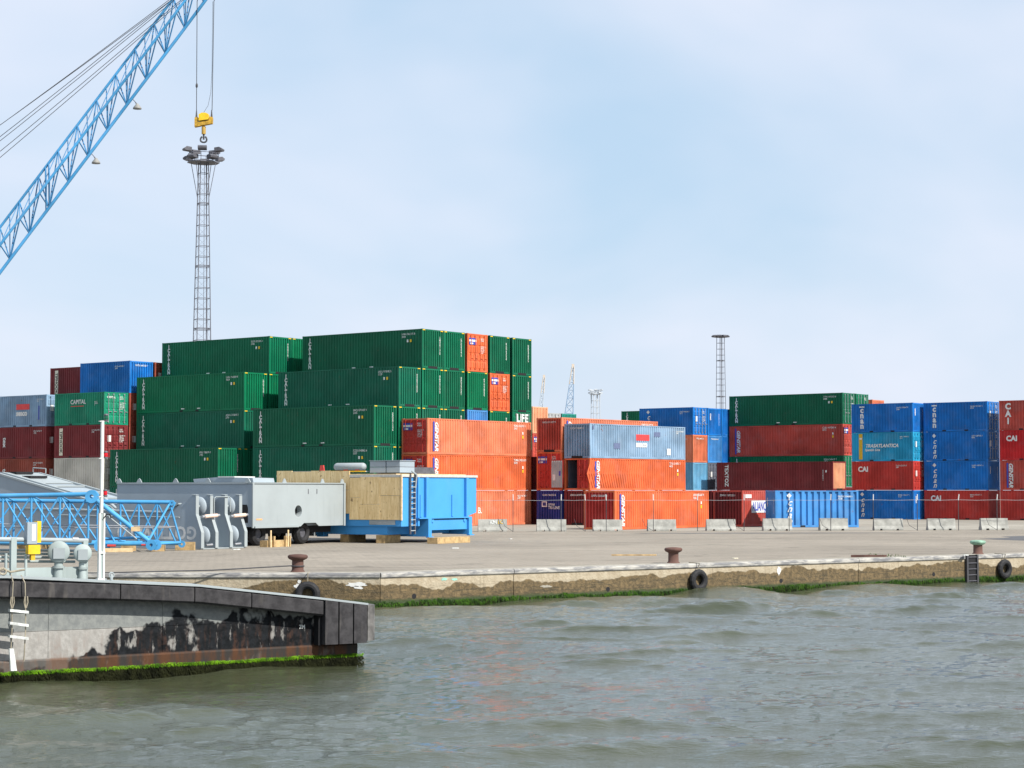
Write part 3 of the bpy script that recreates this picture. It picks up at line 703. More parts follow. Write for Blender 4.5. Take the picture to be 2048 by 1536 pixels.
# blue block behind the logo container
K = (16.93, 182.44)
PX(K, 0, 3, 'blue', 'cnanital', 'door', 'blue container with long side and door end, high behind the logo container', L=L20, H=ST)
PX(K, 2.55, 3, 'blue', 'cnan', 'blind', 'blue container end on the top tier left of the dark green one', L=L20, H=ST)
PX(K, 0, 2, 'salmon', 'plainid', 'blind', 'orange container end under the blue door end, right of the logo container', L=L20, H=ST)
PX(K, 2.55, 2, 'cnablue', 'plainid', 'blind', 'blue container end beside the orange end, third tier', L=L20, H=ST)
PX(K, 0, 1, 'sky', 'plain', 'blind', 'pale blue container end above the low bright orange container', L=L20, H=ST)
PX(K, 2.55, 1, 'darkgrey', 'plain', 'door', 'dark grey door end left of the long maroon container', L=L20, H=ST)
PX(K, 5.1, 3, 'blue', 'plain', 'blind', 'blue container end in shade, tucked against the dark green one, top tier', L=L20, H=ST)
PX(K, 5.1, 2, 'blue', 'plain', 'blind', 'blue container end in shade, third tier, left of the brick red one', L=L20, H=ST)
PX((22.1, 215.5), 0, 3, 'green', 'caltran', 'blind', 'dark green container far off left of the blue block, only its top showing', group=GRP)
# long stack in the right middle
Mo = (30.45, 179.67)
PX(Mo, 0, 3, 'green', 'caltran', 'door', 'dark green container on top of the right-hand stack, its full side showing', group=GRP)
PX(Mo, 2.6, 3, 'green', 'caltran', 'door', 'green door end beside the right-hand topmost dark green container', group=GRP)
PX(Mo, 0, 2, 'brick', 'genstar', 'door', 'brick red container with lettered band under the dark green one')
PX(Mo, 0, 1, 'green', 'caltran', 'door', 'dark green container showing as a strip between red and maroon', group=GRP)
PX(Mo, 0, 0, 'maroon', 'plain', 'blind', 'maroon container at ground level below the dark green strip')
PX((35.2, 190.5), 0, 0, 'salmon', 'plain', 'blind', 'orange container end far off above the blue stacks', z=3*HC-.15, H=HC, L=L20)
PX((28.73, 175.0), 0, 1, 'maroon', 'textoz', 'blind', 'long maroon container with white vertical letters in the second tier', H=ST, endcolour='tan')
PX((28.73, 175.0), 0, 0, 'maroon', 'plain', 'blind', 'maroon container on the ground under the long lettered maroon one', H=ST)
AL = (16.37, 139.0)
NX(AL, 0, 'brick', 'alianca', 'blind', 'red container with a white lettered panel on the ground by the fence', endcolour='maroon')
NX((AL[0]+2.55*D1.x, AL[1]+2.55*D1.y), 0, 'maroon', 'plain', 'blind', 'dark maroon container squeezed between bright orange and white-panelled ones')
NX((18.45, 137.0), 0, 'cnablue', 'cnanital', 'blind', 'light blue container with deep ribs and white italic letters by the fence', yaw=9, L=L20, per=.44, dep=.11)
# right-hand twenty-foot columns
R1 = (35.52, 172.99); R2 = (41.45, 170.2); R3 = (47.1, 165.8)
def RX(org, tier, colour, style, near, label): PX(org, 0, tier, colour, style, near, label, L20, ST, group='twenty foot containers in the right-hand columns')
RX(R1, 3, 'blue', 'cnan', 'blind', 'dark blue container with stacked white letters, over the turquoise one')
RX(R1, 2, 'cyan', 'trasat', 'door', 'turquoise container with yellow stripe and white italic lettering')
RX(R1, 1, 'red', 'cai', 'door', 'red container with white letters directly under the turquoise one')
RX(R1, 0, 'blue', 'cnanital', 'blind', 'blue container at the bottom of the column under the turquoise one')
RX(R2, 3, 'blue', 'cnan', 'door', 'dark blue container on top of the column right of the turquoise one')
RX(R2, 2, 'blue', 'cnanital', 'door', 'blue container second from top, right of the turquoise one')
RX(R2, 1, 'blue', 'cnanital', 'blind', 'blue container resting on the red bottom one in the right columns')
RX(R2, 0, 'red', 'cai', 'blind', 'red container at the bottom under three blue ones')
RX(R3, 3, 'brick', 'caivert', 'blind', 'red container with letters stacked vertically, top of the rightmost column')
RX(R3, 2, 'brightred', 'cai', 'blind', 'bright red container, second from top in the rightmost column')
RX(R3, 1, 'brick', 'genstar', 'blind', 'dull red container with vertical lettered band in the rightmost column')
RX(R3, 0, 'red', 'plainid', 'blind', 'red container at the bottom of the rightmost column')
# ------------------------------------------------------------------ quayside furniture
def barrier_mesh(L):
    m = MB(); hb, hm, ht = .30, .19, .11
    prof = [(-hb,0),(-hb,.10),(-hm,.30),(-ht,.78),(ht,.78),(hm,.30),(hb,.10),(hb,0)]
    cut = [(-hb,.09),(hb,.09)]
    # feet leave two forklift slots under the block
    segs = [(0,L*.16,1),(L*.16,L*.27,0),(L*.27,L*.73,1),(L*.73,L*.84,0),(L*.84,L,1)]
    for a, b, full in segs:
        pf = prof if full else [(-hb+.01,.105),(-hm,.30),(-ht,.78),(ht,.78),(hm,.30),(hb-.01,.105)]
        m.prism(pf, (a,0,0), (0,1,0), (0,0,1), (b-a,0,0))
    return m.mesh('jersey_barrier')
M['barrier'] = plain('barrier_concrete', (.31,.31,.285), .85, var=.22, scale=2.2, bmp=.4)
bm = barrier_mesh(1.92)
where = ['with faint painted letters, leftmost, beside the blue machine house', 'in front of the navy container', 'in front of the shaded end of the low orange container', 'in front of the middle of the low orange container', 'at the right end of the low orange container', 'in front of the white lettered panel', 'in front of the ribbed light blue container', 'in front of the bottom blue column container', 'in front of the bottom red column container', 'rightmost, below the red rightmost column']
for i, px in enumerate((955,1072,1184,1293,1410,1523,1636,1744,1851,1957)):
    Y0 = 124.2 + i*.5; o = put('concrete_barrier', bm, M['barrier']); o.location = ((px-1024)/3905*Y0 + .04, Y0, .004); o.rotation_euler = (0,0,R(6 + random.uniform(-3,3)))
    o.scale = (random.uniform(.95,1.0), 1, random.uniform(.94,1.02))
    tag(o, 'grey concrete barrier ' + where[i], 'barrier', 'concrete barriers along the fence')
    if i == 0: put('lettering', text_mesh('KM', .34, 'LEFT', 0, .02), M['offwhite'], o, mtx=frame((.75,-.168,.58), (1,0,0), (0,-1,.16))); put('lettering', text_mesh('LC', .30, 'LEFT', 0, .01), M['mustard'], o, mtx=frame((1.3,-.168,.58), (1,0,0), (0,-1,.16)))
fn = thing('wire_fence', 'thin wire fence with slim posts in front of the containers', 'fence', (0,0,0))
def fpt(px): Yf = 123.2 + (px-955)/1002*4.3; return Vector(((px-1024)/3905*Yf, Yf, 0))
posts = (936,1026,1122,1170,1212,1306,1394,1487,1577,1660,1745,1833,1915,1992,2070)
for i, px in enumerate(posts):
    p = fpt(px); k = MB(); k.tube(p, p + Vector((.0,0,1.98)), .024, 6); k.build('post', M['wire'], fn)
    k = MB(); k.tube(p + Vector((0,0,1.97)), p + Vector((random.uniform(-.03,.05),-.05,2.35)), .034, 6); k.build('post_tip', M['white'], fn)
    if i % 2 and px < 2000:
        q = fpt(px - 22); k = MB(); k.path([q + Vector((0,0,.8)), q.lerp(p,.25) + Vector((0,0,.35)), p + Vector((-.02,0,.03))], .014, 5); k.build('brace_wire', M['wire'], fn)
for a, b in zip(posts[:-1], posts[1:]):
    pa, pb = fpt(a), fpt(b); k = MB(); mid = (pa+pb)/2 + Vector((0,0,1.96)); k.path([pa + Vector((0,0,1.99)), mid, pb + Vector((0,0,1.99))], .010, 5); k.build('top_wire', M['steel'], fn)

M['rustiron'] = paint((.10,.055,.045), var=.3, rust=.6, dirt=.4, rough=.8)
M['verdigris'] = plain('worn_green_paint', (.22,.36,.27), .7, var=.3)
def bollard(p, label, cap=None):
    t = thing('mooring_bollard', label, 'bollard', p, random.uniform(0,360), 'iron bollards along the quay edge')
    m = MB(); m.lathe([(.24,0),(.22,.03),(.19,.06),(.185,.36),(.19,.38)], n=18); m.build('stem', M['rustiron'], t)
    m = MB(); m.lathe([(.19,.37),(.29,.42),(.325,.47),(.325,.51),(.28,.55),(.1,.57)], n=18); m.build('cap', cap or M['rustiron'], t); return t
def back(s, d): p = at_wall(s, .012) - QN*d; return (p.x, p.y, .012)
bollard((-6.9, 63.1, .012), 'rusty iron bollard nearest the moored barge')
bollard(back(pxs(1366), .55), 'rusty iron bollard at the middle of the quay edge')
bollard(back(pxs(1974), .55), 'iron bollard with worn green cap near the right edge', M['verdigris'])
def tyre(p, u, n, label, top):
    t = thing('tyre_fender', label, 'tyre', p, 0, 'old tyres hung on the quay wall')
    m = MB(); m.torus((0,0,0), .285, .115, u, (0,0,1), n, 30, 10, .10); m.build('tyre', M['rubber'], t)
    m = MB(); v = Vector(p); pts = [Vector((0,0,.36)), Vector((0,0,.50)) + Vector(n)*.0, Vector(top) - v + Vector((0,0,-.02)) + Vector(n)*.12, Vector(top) - v - Vector(n)*.45]
    m.path(pts, .016, 5); m.build('rope', M['rope'], t); return t
zt = -.60
p = Vector((-6.5, 62.36, -.66)); tyre(p, (1,0,0), (0,-1,0), 'black tyre half hidden behind the sloping barge end', (-6.5, 62.45, .02))
for px, lb in ((1391, 'black tyre hung on the quay wall under the middle bollard'), (2001, 'black tyre hung on the quay wall beside the steel ladder')):
    s = pxs(px); p = at_wall(s, zt, .13); tyre(p, QU, QN, lb, at_wall(s, .03, .06))
# steel ladder let into the wall
s = pxs(1938); ld = thing('quay_ladder', 'dark steel ladder let into the quay wall at right', 'ladder', at_wall(s, 0), math.degrees(math.atan2(QU.y, QU.x)))
MB().box(-.34,.34,-.056,-.02,-1.6,.012).build('recess_shade', M['black'], ld)  # black plate on the wall face, the recess's shade given as colour
for x in (-.31,.31): MB().box(x-.045,x+.045,-.12,-.02,-1.6,.02).build('stile', M['wire'], ld)
for i in range(6): k = MB(); k.tube((-.3,-.075,-.08-.24*i), (.3,-.075,-.08-.24*i), .022, 6); k.build('rung', M['darksteel'], ld)
# litter on the quay
def litter(name, label, cat, x, y, pts, h, mat):
    m = MB(); m.prism(pts, (0,0,0), (1,0,0), (0,1,0), (0,0,h)); o = m.build(name, mat); o.location = (x, y, .004); return tag(o, label, cat)
litter('wooden_plank', 'broken plank lying on the quay left of the middle bollard', 'plank', 4.9, 78.8, [(-.9,-.04),(.9,.02),(.92,.12),(-.88,.07)], .05, M['wood'])
litter('driftwood', 'dark rubbish heap with weed near the quay edge', 'rubbish', 14.0, 77.0, [(-.7,-.12),(-.2,-.18),(.6,-.1),(.75,.1),(.1,.16),(-.6,.1)], .09, M['rustiron'])
w = weed('weed_tuft', (14.3, 77.1, .2), (1,0,0), (0,-1,0), -.3, 1.2, -.17, -.08, 90, M['weed'], None, 8, (.03,.08)); w['kind'] = 'stuff'
for i, (x, y, c) in enumerate(((-2.6,88.5,'offwhite'),(8.6,75.4,'cream'),(-12.2,86.6,'offwhite'),(18.3,79.0,'offwhite'),(-.1,105,'white'))):
    litter('paper_scrap', ['white scrap on the quay below the timber blocks', 'pale scrap right of the middle bollard', 'white scrap in front of the grey fork plates', 'white scrap at the quay edge left of the ladder', 'white scrap right of the blue machine house'][i], 'litter', x, y, blob(0,0,.16,.09,20*i,9,.4,i), .03, M[c])

# ------------------------------------------------------------------ crane boom, ropes, hook
cr = thing('lattice_crane', 'blue lattice boom crane leaning in from the upper left', 'crane', (-33.2, 92, 0))
CO = Vector((-33.2, 92, 0))
def wp(x, y, z): return Vector((x, y, z)) - CO
bd = Vector((9.64, 0, 13.05)); bn = bd.normalized()
lowA, midA, lefA = Vector((-24.23,92,12.92)), Vector((-24.09,91.4,14.155)), Vector((-24.455,92.7,15.154))
def chord(p0, s): return p0 + bn*s

S0, S1e = -13.0, 18.6
def tap(s, p0):                                  # the boom tapers to its foot and to its head
    c = chord((lowA + midA + lefA)/3, s); k = min(1, max(.18, (s - S0)/5.0), max(.35, (S1e + 1.0 - s)/3.0)); return c + (chord(p0, s) - c)*k - CO
for p0, r in ((lowA,.078), (midA,.066), (lefA,.066)):
    m = MB(); ss = [S0, S0+2.5, S0+5] + [S0+5+k*2.0 for k in range(1,12)] + [S1e-1.9, S1e]
    m.path([tap(s, p0) for s in ss], r, 8); m.build('chord', M['craneblue'], cr)
bay = 1.53; n_b = int((S1e - S0)/bay)
M['lace'] = paint((.045,.19,.38), rust=.05, dirt=.1, rough=.5)
for i in range(n_b):
    s = S0 + i*bay; e = s + bay; h = s + bay/2
    for a, b in ((lowA, midA), (lowA, lefA)):
        m = MB(); m.tube(tap(s, a), tap(h, b), .034, 5); m.tube(tap(h, b), tap(e, a), .034, 5); m.tube(tap(s, a), tap(s, b), .026, 5); m.build('lacing', M['lace'], cr)
    m = MB(); m.tube(tap(h, midA), tap(h, lefA), .02, 5); m.tube(tap(h, midA), tap(h+bay, lefA), .02, 5); m.build('lacing', M['lace'], cr)
# bolted joint plates
m = MB()
for s in (3.6, 3.85):
    for a, b in ((lowA, midA), (midA, lefA), (lefA, lowA)): m.tube(tap(s, a), tap(s, b), .035, 5)
m.build('section_joint', M['lace'], cr)
tipc = Vector((-13.75, 92, 27.7))
m = MB(); m.tube(tap(S1e, midA), tipc - CO, .07, 6); m.tube(tap(S1e, lefA), tipc - CO, .07, 6); m.tube(tap(S1e, lowA), tipc - CO, .09, 6); m.build('boom_head', M['craneblue'], cr)
for yy in (-.3, .3):
    m = MB(); m.lathe([(.1,-.05),(.5,-.05),(.5,.05),(.1,.05)], tipc - CO + Vector((-.1,yy,-.25)), 20, 'y'); m.build('sheave', M['darksteel'], cr)
for z, yy, ze in ((20.25,.35,27.45),(19.98,-.35,27.40),(19.65,.25,27.55),(19.27,-.2,27.35),(18.88,.1,27.2),(18.5,-.1,27.1)):
    a = Vector((-24.33, 92+yy, z)); b = Vector((-14.4, 92+yy*.6, ze)); d = b - a; m = MB()
    m.path([b - d*k/6*1.85 - CO + Vector((0,0,-.16*math.sin(math.pi*k/6))) for k in range(7)], .016, 5); m.build('pendant_rope', M['wire'], cr)
for (x, z) in ((-14.99,25.2),(-14.24,25.2)):
    pass
m = MB(); m.path([tipc + Vector((-.6,-.3,-.3)) - CO, wp(-15.0,91.9,25.9), wp(-15.0,92,20.62)], .018, 5); m.build('hoist_rope', M['wire'], cr)
m = MB(); m.path([tipc + Vector((.3,-.3,-.3)) - CO, wp(-14.2,91.9,25.9), wp(-14.26,92,20.66)], .018, 5); m.build('hoist_rope', M['wire'], cr)
m = MB(); m.path([wp(-14.27,92,25.9), wp(-14.28,92,22.6), wp(-14.33,92,21.5), wp(-14.45,92,20.9), wp(-14.66,92,20.55)], .009, 5); m.build('signal_cable', M['wire'], cr)
m = MB(); m.lathe([(.02,-.12),(.055,-.05),(.055,.05),(.02,.12)], wp(-15.0,92,21.85), 8); m.build('rope_clamp', M['wire'], cr)
def boom_lamp(s, label_z):
    q = chord(lowA, s) - CO; m = MB(); m.tube(q, q + Vector((.18,0,-.2)), .018, 5); m.tube(q + Vector((.18,0,-.2)), q + Vector((.26,0,-.34)), .03, 6); m.build('lamp_bracket', M['darksteel'], cr)
    m = MB(); c = q + Vector((.26,0,-.36)); m.lathe([(.06,.10),(.09,.04),(.20,-.10),(.21,-.16),(.02,-.17)], c, 12); m.build('work_lamp', M['mast'], cr)
M['mast'] = plain('lamp_grey_paint', (.24,.235,.22), .6)
boom_lamp(10.35, 0); boom_lamp(7.1, 0)
# base of the crane, left of the view
m = MB(); m.box(-5.2,1.6,-1.6,1.6,1.35,3.3); m.build('house', M['craneblue'], cr)
m = MB(); m.box(.2,2.2,-2.9,-1.65,1.35,3.5); m.build('cab', M['machwhite'], cr)
for yy in (-2.4, 1.7): m = MB(); m.prism([(-3.6,.35),(-3.1,0),(3.1,0),(3.6,.35),(3.6,.75),(3.1,1.1),(-3.1,1.1),(-3.6,.75)], (-1,yy,0), (1,0,0), (0,0,1), (0,.7,0)); m.build('crawler_track', M['darksteel'], cr)
m = MB(); m.box(-2.6,.6,-1.7,1.7,.5,1.34); m.build('undercarriage', M['darksteel'], cr)
m = MB(); m.tube((-3.6,-.8,3.3), (-2.2,0,13.3), .12, 6); m.tube((-3.6,.8,3.3), (-2.2,0,13.3), .12, 6); m.tube((-.4,0,3.3), (-2.2,0,13.3), .1, 6); m.build('gantry', M['craneblue'], cr)

hk = thing('hook_block', 'yellow crane hook block hanging above the tall floodlight mast', 'hook block', (-14.65, 92, 19.1))
def hp(x, z, y=0): return Vector((x + 14.65, y, z - 19.1))
m = MB(); m.prism([(-.42,.75),(.42,.92),(.43,1.22),(.28,1.24),(.25,1.05),(-.25,1.0),(-.27,1.22),(-.42,1.2)], (0,-.14,0), (1,0,0), (0,0,1), (0,.28,0)); m.build('yoke', plain('dirty_yellow_paint', (.42,.25,.03), .7, var=.35, scale=8), hk)
m = MB(); m.prism([(-.22,1.04),(.24,1.10),(.24,1.36),(.1,1.42),(-.08,1.42),(-.22,1.34)], (0,-.19,0), (1,0,0), (0,0,1), (0,.38,0)); m.build('weight', M['yellow'], hk)
for x in (-.35, .37): m = MB(); m.tube((x,0,1.18), (x,0,1.58), .055, 8, .02); m.build('rope_socket', M['wire'], hk)
m = MB(); m.lathe([(.10,.42),(.10,.75),(.07,.80)], n=10); m.build('swivel', plain('swivel_yellow', (.38,.24,.05), .7), hk)
m = MB(); pts = []
m.tube((0,0,.42),(0,0,.16),.045,8)
for sg in (-1, 1):
    m.path([Vector((0,0,.02)), Vector((sg*.12,0,.06)), Vector((sg*.155,0,.16)), Vector((sg*.11,0,.27)), Vector((sg*.07,0,.30))], .042, 7)
m.build('ramshorn_hook', M['wire'], hk)

# ------------------------------------------------------------------ floodlight masts
def mast(X, Y, H, wb, wt, label, plat, yaw, style, mats, rung=.92, r=.045, step=16.0):
    t = thing('floodlight_mast', label, 'mast', (X, Y, 0), yaw, 'lattice floodlight masts')
    hw = lambda z: (wb + (wt - wb)*z/H)/2
    cs = ((-1,-1),(1,-1),(1,1),(-1,1))
    for a, b in cs:
        m = MB(); m.tube((a*hw(0), b*hw(0), 0), (a*hw(H), b*hw(H), H), r, 6); m.build('leg', mats, t)
    nz = int(H/rung); mm = MB(); dg = MB()
    for i in range(1, nz+1):
        z = i*H/nz; w = hw(z)
        for (a, b), (c, d) in zip(cs, cs[1:] + cs[:1]):
            mm.tube((a*w,b*w,z), (c*w,d*w,z), r*.55, 4)
            z0 = z - H/nz; w0 = hw(z0)
            if style == 'full': dg.tube((a*w0,b*w0,z0), (c*w,d*w,z), r*.16, 4, caps=False)
            if i % 6 == 0: mm.tube((a*w,b*w,z+.12), (c*w,d*w,z+.12), r*.8, 4)
    mm.build('lacing_rungs', mats, t, 'stuff')
    if style == 'full': dg.build('diagonal_lacing', mats, t, 'stuff')
    m = MB(); 
    for x in (.05, .30): m.tube((x, -hw(0)*.55, 0), (x*.9, -hw(H)*.5, H), r*.55, 5)
    m.build('ladder', mats, t)
    p = plat/2; zc = H
    m = MB(); m.prism([(p*math.cos(R(45*i+22)), p*.9*math.sin(R(45*i+22))) for i in range(8)], (0,0,zc), (1,0,0), (0,1,0), (0,0,.10 if style != 'disc' else .2)); m.build('platform', mats, t)
    if style != 'disc':
        m = MB(); q = p*.93
        ring = [(q*math.cos(R(45*i+22)), q*.9*math.sin(R(45*i+22))) for i in range(9)]
        for (a, b), (c, d) in zip(ring[:-1], ring[1:]):
            m.tube((a,b,zc+.1), (a,b,zc+.85), r*.6, 5); m.tube((a,b,zc+.85), (c,d,zc+.85), r*.6, 5); m.tube((a,b,zc+.48), (c,d,zc+.48), r*.4, 5)
        m.build('guard_rail', mats, t)
        m = MB()
        for a, b in cs: m.tube((a*p*.62,b*p*.55,zc), (a*hw(H-3.2), b*hw(H-3.2), H-3.2), r*.7, 5)
        m.build('stay', mats, t)
    fl = MB()
    fl.prism([(-.30,-.02),(.30,.06),(.34,.22),(.12,.40),(-.30,.34)], (-.36,0,0), (0,1,0), (0,0,1), (.72,0,0))
    me = fl.mesh('floodlight')
    lamps = [(i*36, 1.02, 1.0 if i % 2 else .25) for i in range(10)] if style != 'disc' else [(i*45, 1.1, -.05) for i in range(8)]
    for a, k, dz in lamps:
        o = put('floodlight', me, M['darksteel'] if style != 'pale' else mats, t); o.location = (p*k*math.cos(R(a)), p*k*.9*math.sin(R(a)), zc + dz); o.rotation_euler = (0, 0, R(a-90)); o.scale = (1.1,1.1,.95)
    return t
M['galv'] = plain('mast_galvanised', (.13,.135,.16), .6, .1); M['galvhaze'] = plain('far_mast_grey_hazed', (.42,.45,.48), .7)  # far mast grey is paled, air haze mixed into its paint
mast(-27.86, 175, 32.1, 1.80, .72, 'tall lattice floodlight mast behind the green containers, under the hook', 2.95, 24, 'full', M['galv'])
mast(35.56, 332, 28.6, 1.45, .92, 'floodlight mast with a flat round head, right of centre', 2.2, 30, 'disc', M['galv'], 1.0, .05)
mast(21.63, 505, 27.2, 2.4, 1.6, 'distant pale floodlight mast above the orange containers', 3.1, 20, 'pale', M['galvhaze'], 1.6, .09)
def jib(X, Y, H, lean, w, label, mats, tip):
    t = thing('distant_crane', label, 'crane', (X, Y, 0), 0, 'distant dock cranes')
    z0 = 2.0
    def P(a, b, k): x = -lean*(1-k); ww = w*(1-k)*.5 + .25; return (x + a*ww, b*ww, z0 + (H - z0)*k)
    for a, b in ((-1,-1),(1,-1),(1,1),(-1,1)):
        m = MB(); m.tube(P(a,b,0), P(a,b,.86), .16, 5, .11); m.build('chord', mats, t)
        m = MB(); m.tube(P(a,b,.86), P(a,b,1), .14, 5); m.build('jib_tip', M[tip], t)
    m = MB(); n = 16
    for i in range(n):
        k, e = i/n, (i+1)/n
        for (a,b),(c,d) in (((-1,-1),(1,-1)),((1,1),(-1,1)),((-1,-1),(-1,1)),((1,-1),(1,1))):
            if i % 2: a, b, c, d = c, d, a, b
            m.tube(P(a,b,k), P(c,d,e), .075, 4); m.tube(P(a,b,k), P(c,d,k), .06, 4)
    m.build('lacing', mats, t, 'stuff')
    m = MB(); m.box(-1.2-lean*.45,1.0-lean*.45,-1,1,H*.50,H*.50+1.0); m.build('winch_platform', mats, t)
    m = MB(); m.box(-.35,.35,-.3,.3,H-.3,H+.7); m.build('head', M[tip], t)
    m = MB(); m.box(-lean-3,-lean+3,-3,3,0,2.2); m.build('portal', mats, t)
M['hazeblue'] = plain('crane_blue_hazed', (.25,.36,.50), .7); M['tip'] = plain('distant_crane_tip', (.55,.48,.40), .7); M['hazegrey'] = plain('crane_grey_hazed', (.42,.48,.54), .7)  # blue and grey paled: distance haze put into the crane paint
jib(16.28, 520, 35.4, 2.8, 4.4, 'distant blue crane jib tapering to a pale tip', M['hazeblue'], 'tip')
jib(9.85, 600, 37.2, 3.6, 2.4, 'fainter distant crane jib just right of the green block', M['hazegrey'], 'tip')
# ------------------------------------------------------------------ dismantled crane parts on the quay
def lug(m, p, u, n, h=.20, w=.30, t=.05):
    u = Vector(u); n = Vector(n); m.prism([(-w/2,0),(w/2,0),(w*.22,h*.75),(0,h),(-w*.22,h*.75)], Vector(p) - n*t/2, u, (0,0,1), n*t)
# grey crane chassis
ch = thing('crane_chassis', 'grey box-shaped crane chassis with a round hole, raised on big tyres', 'crane part', (-12.15, 91.5, 0), 59)
z0, z1, LX_, LY_ = .88, 2.94, 7.3, 8.4
m = MB()                                            # lit side with arch over the wheel and a real round hole
hx, hz, hr = 3.55, 1.62, .28; nseg = 24
outer = [(0,z0),(3.75,z0),(4.0,z0+.16),(4.95,z0+.16),(5.2,z0),(LX_,z0),(LX_,z1),(0,z1)]
ring = [(hx + hr*math.cos(2*math.pi*i/nseg), hz + hr*math.sin(2*math.pi*i/nseg)) for i in range(nseg)]
def on_box(a):                                      # where a ray from the hole centre leaves a square frame round it
    c, s_ = math.cos(a), math.sin(a); k = .5/max(abs(c), abs(s_)); return (hx + c*k, hz + s_*k)
sq = [on_box(2*math.pi*i/nseg) for i in range(nseg)]
m.add([(x,0,z) for x,z in ring] + [(x,0,z) for x,z in sq], [(i,(i+1)%nseg,(i+1)%nseg+nseg,i+nseg) for i in range(nseg)])
m.add([(x,0,z) for x,z in ring] + [(x,.35,z) for x,z in ring], [(i,i+nseg,(i+1)%nseg+nseg,(i+1)%nseg) for i in range(nseg)])
xa, xb, za, zb = hx-.5, hx+.5, hz-.5, hz+.5
def q4(a, b, c, d): m.add([(x,0,z) for x,z in (a,b,c,d)], [(0,1,2,3)])
q4((0,z0),(xa,z0),(xa,z1),(0,z1)); q4((xa,zb),(xb,zb),(xb,z1),(xa,z1)); q4((xa,z0),(3.75,z0),(3.75,za),(xa,za)); m.add([(3.75,0,z0),(4.0,0,z0+.16),(xb,0,z0+.16),(xb,0,za),(3.75,0,za)], [(0,1,2,3,4)])
m.add([(xb,0,z0+.16),(4.95,0,z0+.16),(5.2,0,z0),(LX_,0,z0),(LX_,0,z1),(xb,0,z1)], [(0,1,2,3,4,5)])
m.build('side_plate', M['machwhite'], ch)
MB().box(.002,LX_-.002,.36,LY_,z0+.02,z1-.02).build('body', M['machgrey'], ch)
MB().box(0,.34,.004,.355,z0+.03,z1-.01).build('corner_box', M['machgrey'], ch)
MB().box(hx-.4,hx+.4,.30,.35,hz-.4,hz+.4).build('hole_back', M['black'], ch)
MB().box(-.06,LX_+.04,-.05,.34,z1,z1+.05).build('top_flange', M['machwhite'], ch)
MB().box(-.05,.1,.36,LY_,z1-.02,z1+.06).build('top_flange', M['machwhite'], ch)
MB().box(LX_-.09,LX_+.03,-.07,.0,z0-.02,z1+.04).build('edge_flange', M['machwhite'], ch)
MB().box(-.03,.07,-.06,.0,z0-.02,z1+.04).build('edge_flange', M['machwhite'], ch)
MB().box(.15,3.5,-.08,-.003,z0-.03,z0+.05).build('bottom_lip', M['machwhite'], ch)
for x in (2.5, 5.55, 7.2): k = MB(); lug(k, (x,.05,z1+.05), (1,0,0), (0,1,0)); k.build('lifting_lug', M['machwhite'], ch)
for y in (.3, 2.7, 4.7, 7.0, 8.3): k = MB(); lug(k, (.03,y,z1+.06), (0,1,0), (1,0,0), .2, .34); k.build('lifting_lug', M['machwhite'], ch)
for x in (4.3, 5.0): MB().box(x,x+.05,-.012,-.002,2.45,2.68).build('bracket', M['darksteel'], ch)
MB().box(.3,.75,-.008,-.002,1.22,1.29).build('reflector', plain('orange_reflector', (.7,.35,.15), .4), ch)
MB().box(.3,LX_-.3,.6,LY_-.4,.55,z0+.02).build('underframe_shade', M['black'], ch)  # black block puts the shade under the chassis into colour
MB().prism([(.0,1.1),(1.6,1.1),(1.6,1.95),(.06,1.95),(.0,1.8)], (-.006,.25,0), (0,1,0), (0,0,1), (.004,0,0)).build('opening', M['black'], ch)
for x, y in ((1.0,.55),(4.45,.55),(1.0,2.0),(4.45,2.0),(1.0,6.5),(4.45,6.5)):
    k = MB(); k.torus((x,y,.56), .38, .18, (1,0,0), (0,0,1), (0,1.4,0), 22, 8, .06); w_ = k.build('wheel', M['rubber'], ch)
    k = MB(); k.lathe([(.30,-.1),(.30,.1)], (x,y,.56), 14, 'y'); k.build('rim', M['darksteel'], w_)
# tarpaulin-like grey cover lying on top
k = MB(); k.prism([(0,0),(3.6,-.02),(3.65,.16),(2.2,.24),(.8,.22),(.05,.2)], (.2,.1,z1+.06), (0,1,0), (0,0,1), (1.6,.0,0)); k.build('cover_plate', M['machgrey'], ch)
k = MB(); k.box(.15,1.7,1.2,2.2,z1+.29,z1+.34); k.build('loose_sheet', M['white'], ch)

# trestle under the chassis
tr_ = thing('timber_trestle', 'wooden trestle under the edge of the grey chassis', 'trestle', (-11.2, 90.2, 0), 59)
for x in (0,.32,1.2,1.5): MB().box(x,x+.09,-.06,.05,0,.50).build('post', M['wood'], tr_)
for x in (0,1.3): MB().box(x,x+.08,-.10,-.07,.0,.78).build('stake', M['palewood'], tr_)
MB().box(-.03,1.65,.06,.5,.0,.30).build('beam', M['wood'], tr_)

# grey boom foot with fork plates, lettering upside down
fk = thing('boom_foot_section', 'grey boom foot with four fork plates and upside-down white lettering', 'crane part', (-13.72, 86.6, .06), 59)
prof = [(0,0),(0,.70),(.32,1.50),(.32,2.32),(.55,2.34),(1.15,1.98),(1.15,0)]
for i, x in enumerate((0,.98,2.0,3.03)):
    k = MB(); k.prism(prof, (x,0,0), (0,1,0), (0,0,1), (.06,0,0)); k.build('fork_plate', M['machgrey'], fk)
    k = MB()
    for (a0,b0),(a1,b1) in zip(prof[:3], prof[1:4]): k.prism([(a0-.004,b0),(a1-.004,b1),(a1-.03,b1),(a0-.03,b0)], (x-.07,0,0), (0,1,0), (0,0,1), (.20,0,0))
    k.build('plate_flange', M['machwhite'], fk)
    k = MB(); k.prism([(.3,2.345),(.56,2.365),(.56,2.39),(.3,2.37)], (x-.07,0,0), (0,1,0), (0,0,1), (.20,0,0)); k.build('top_flange', M['machwhite'], fk)
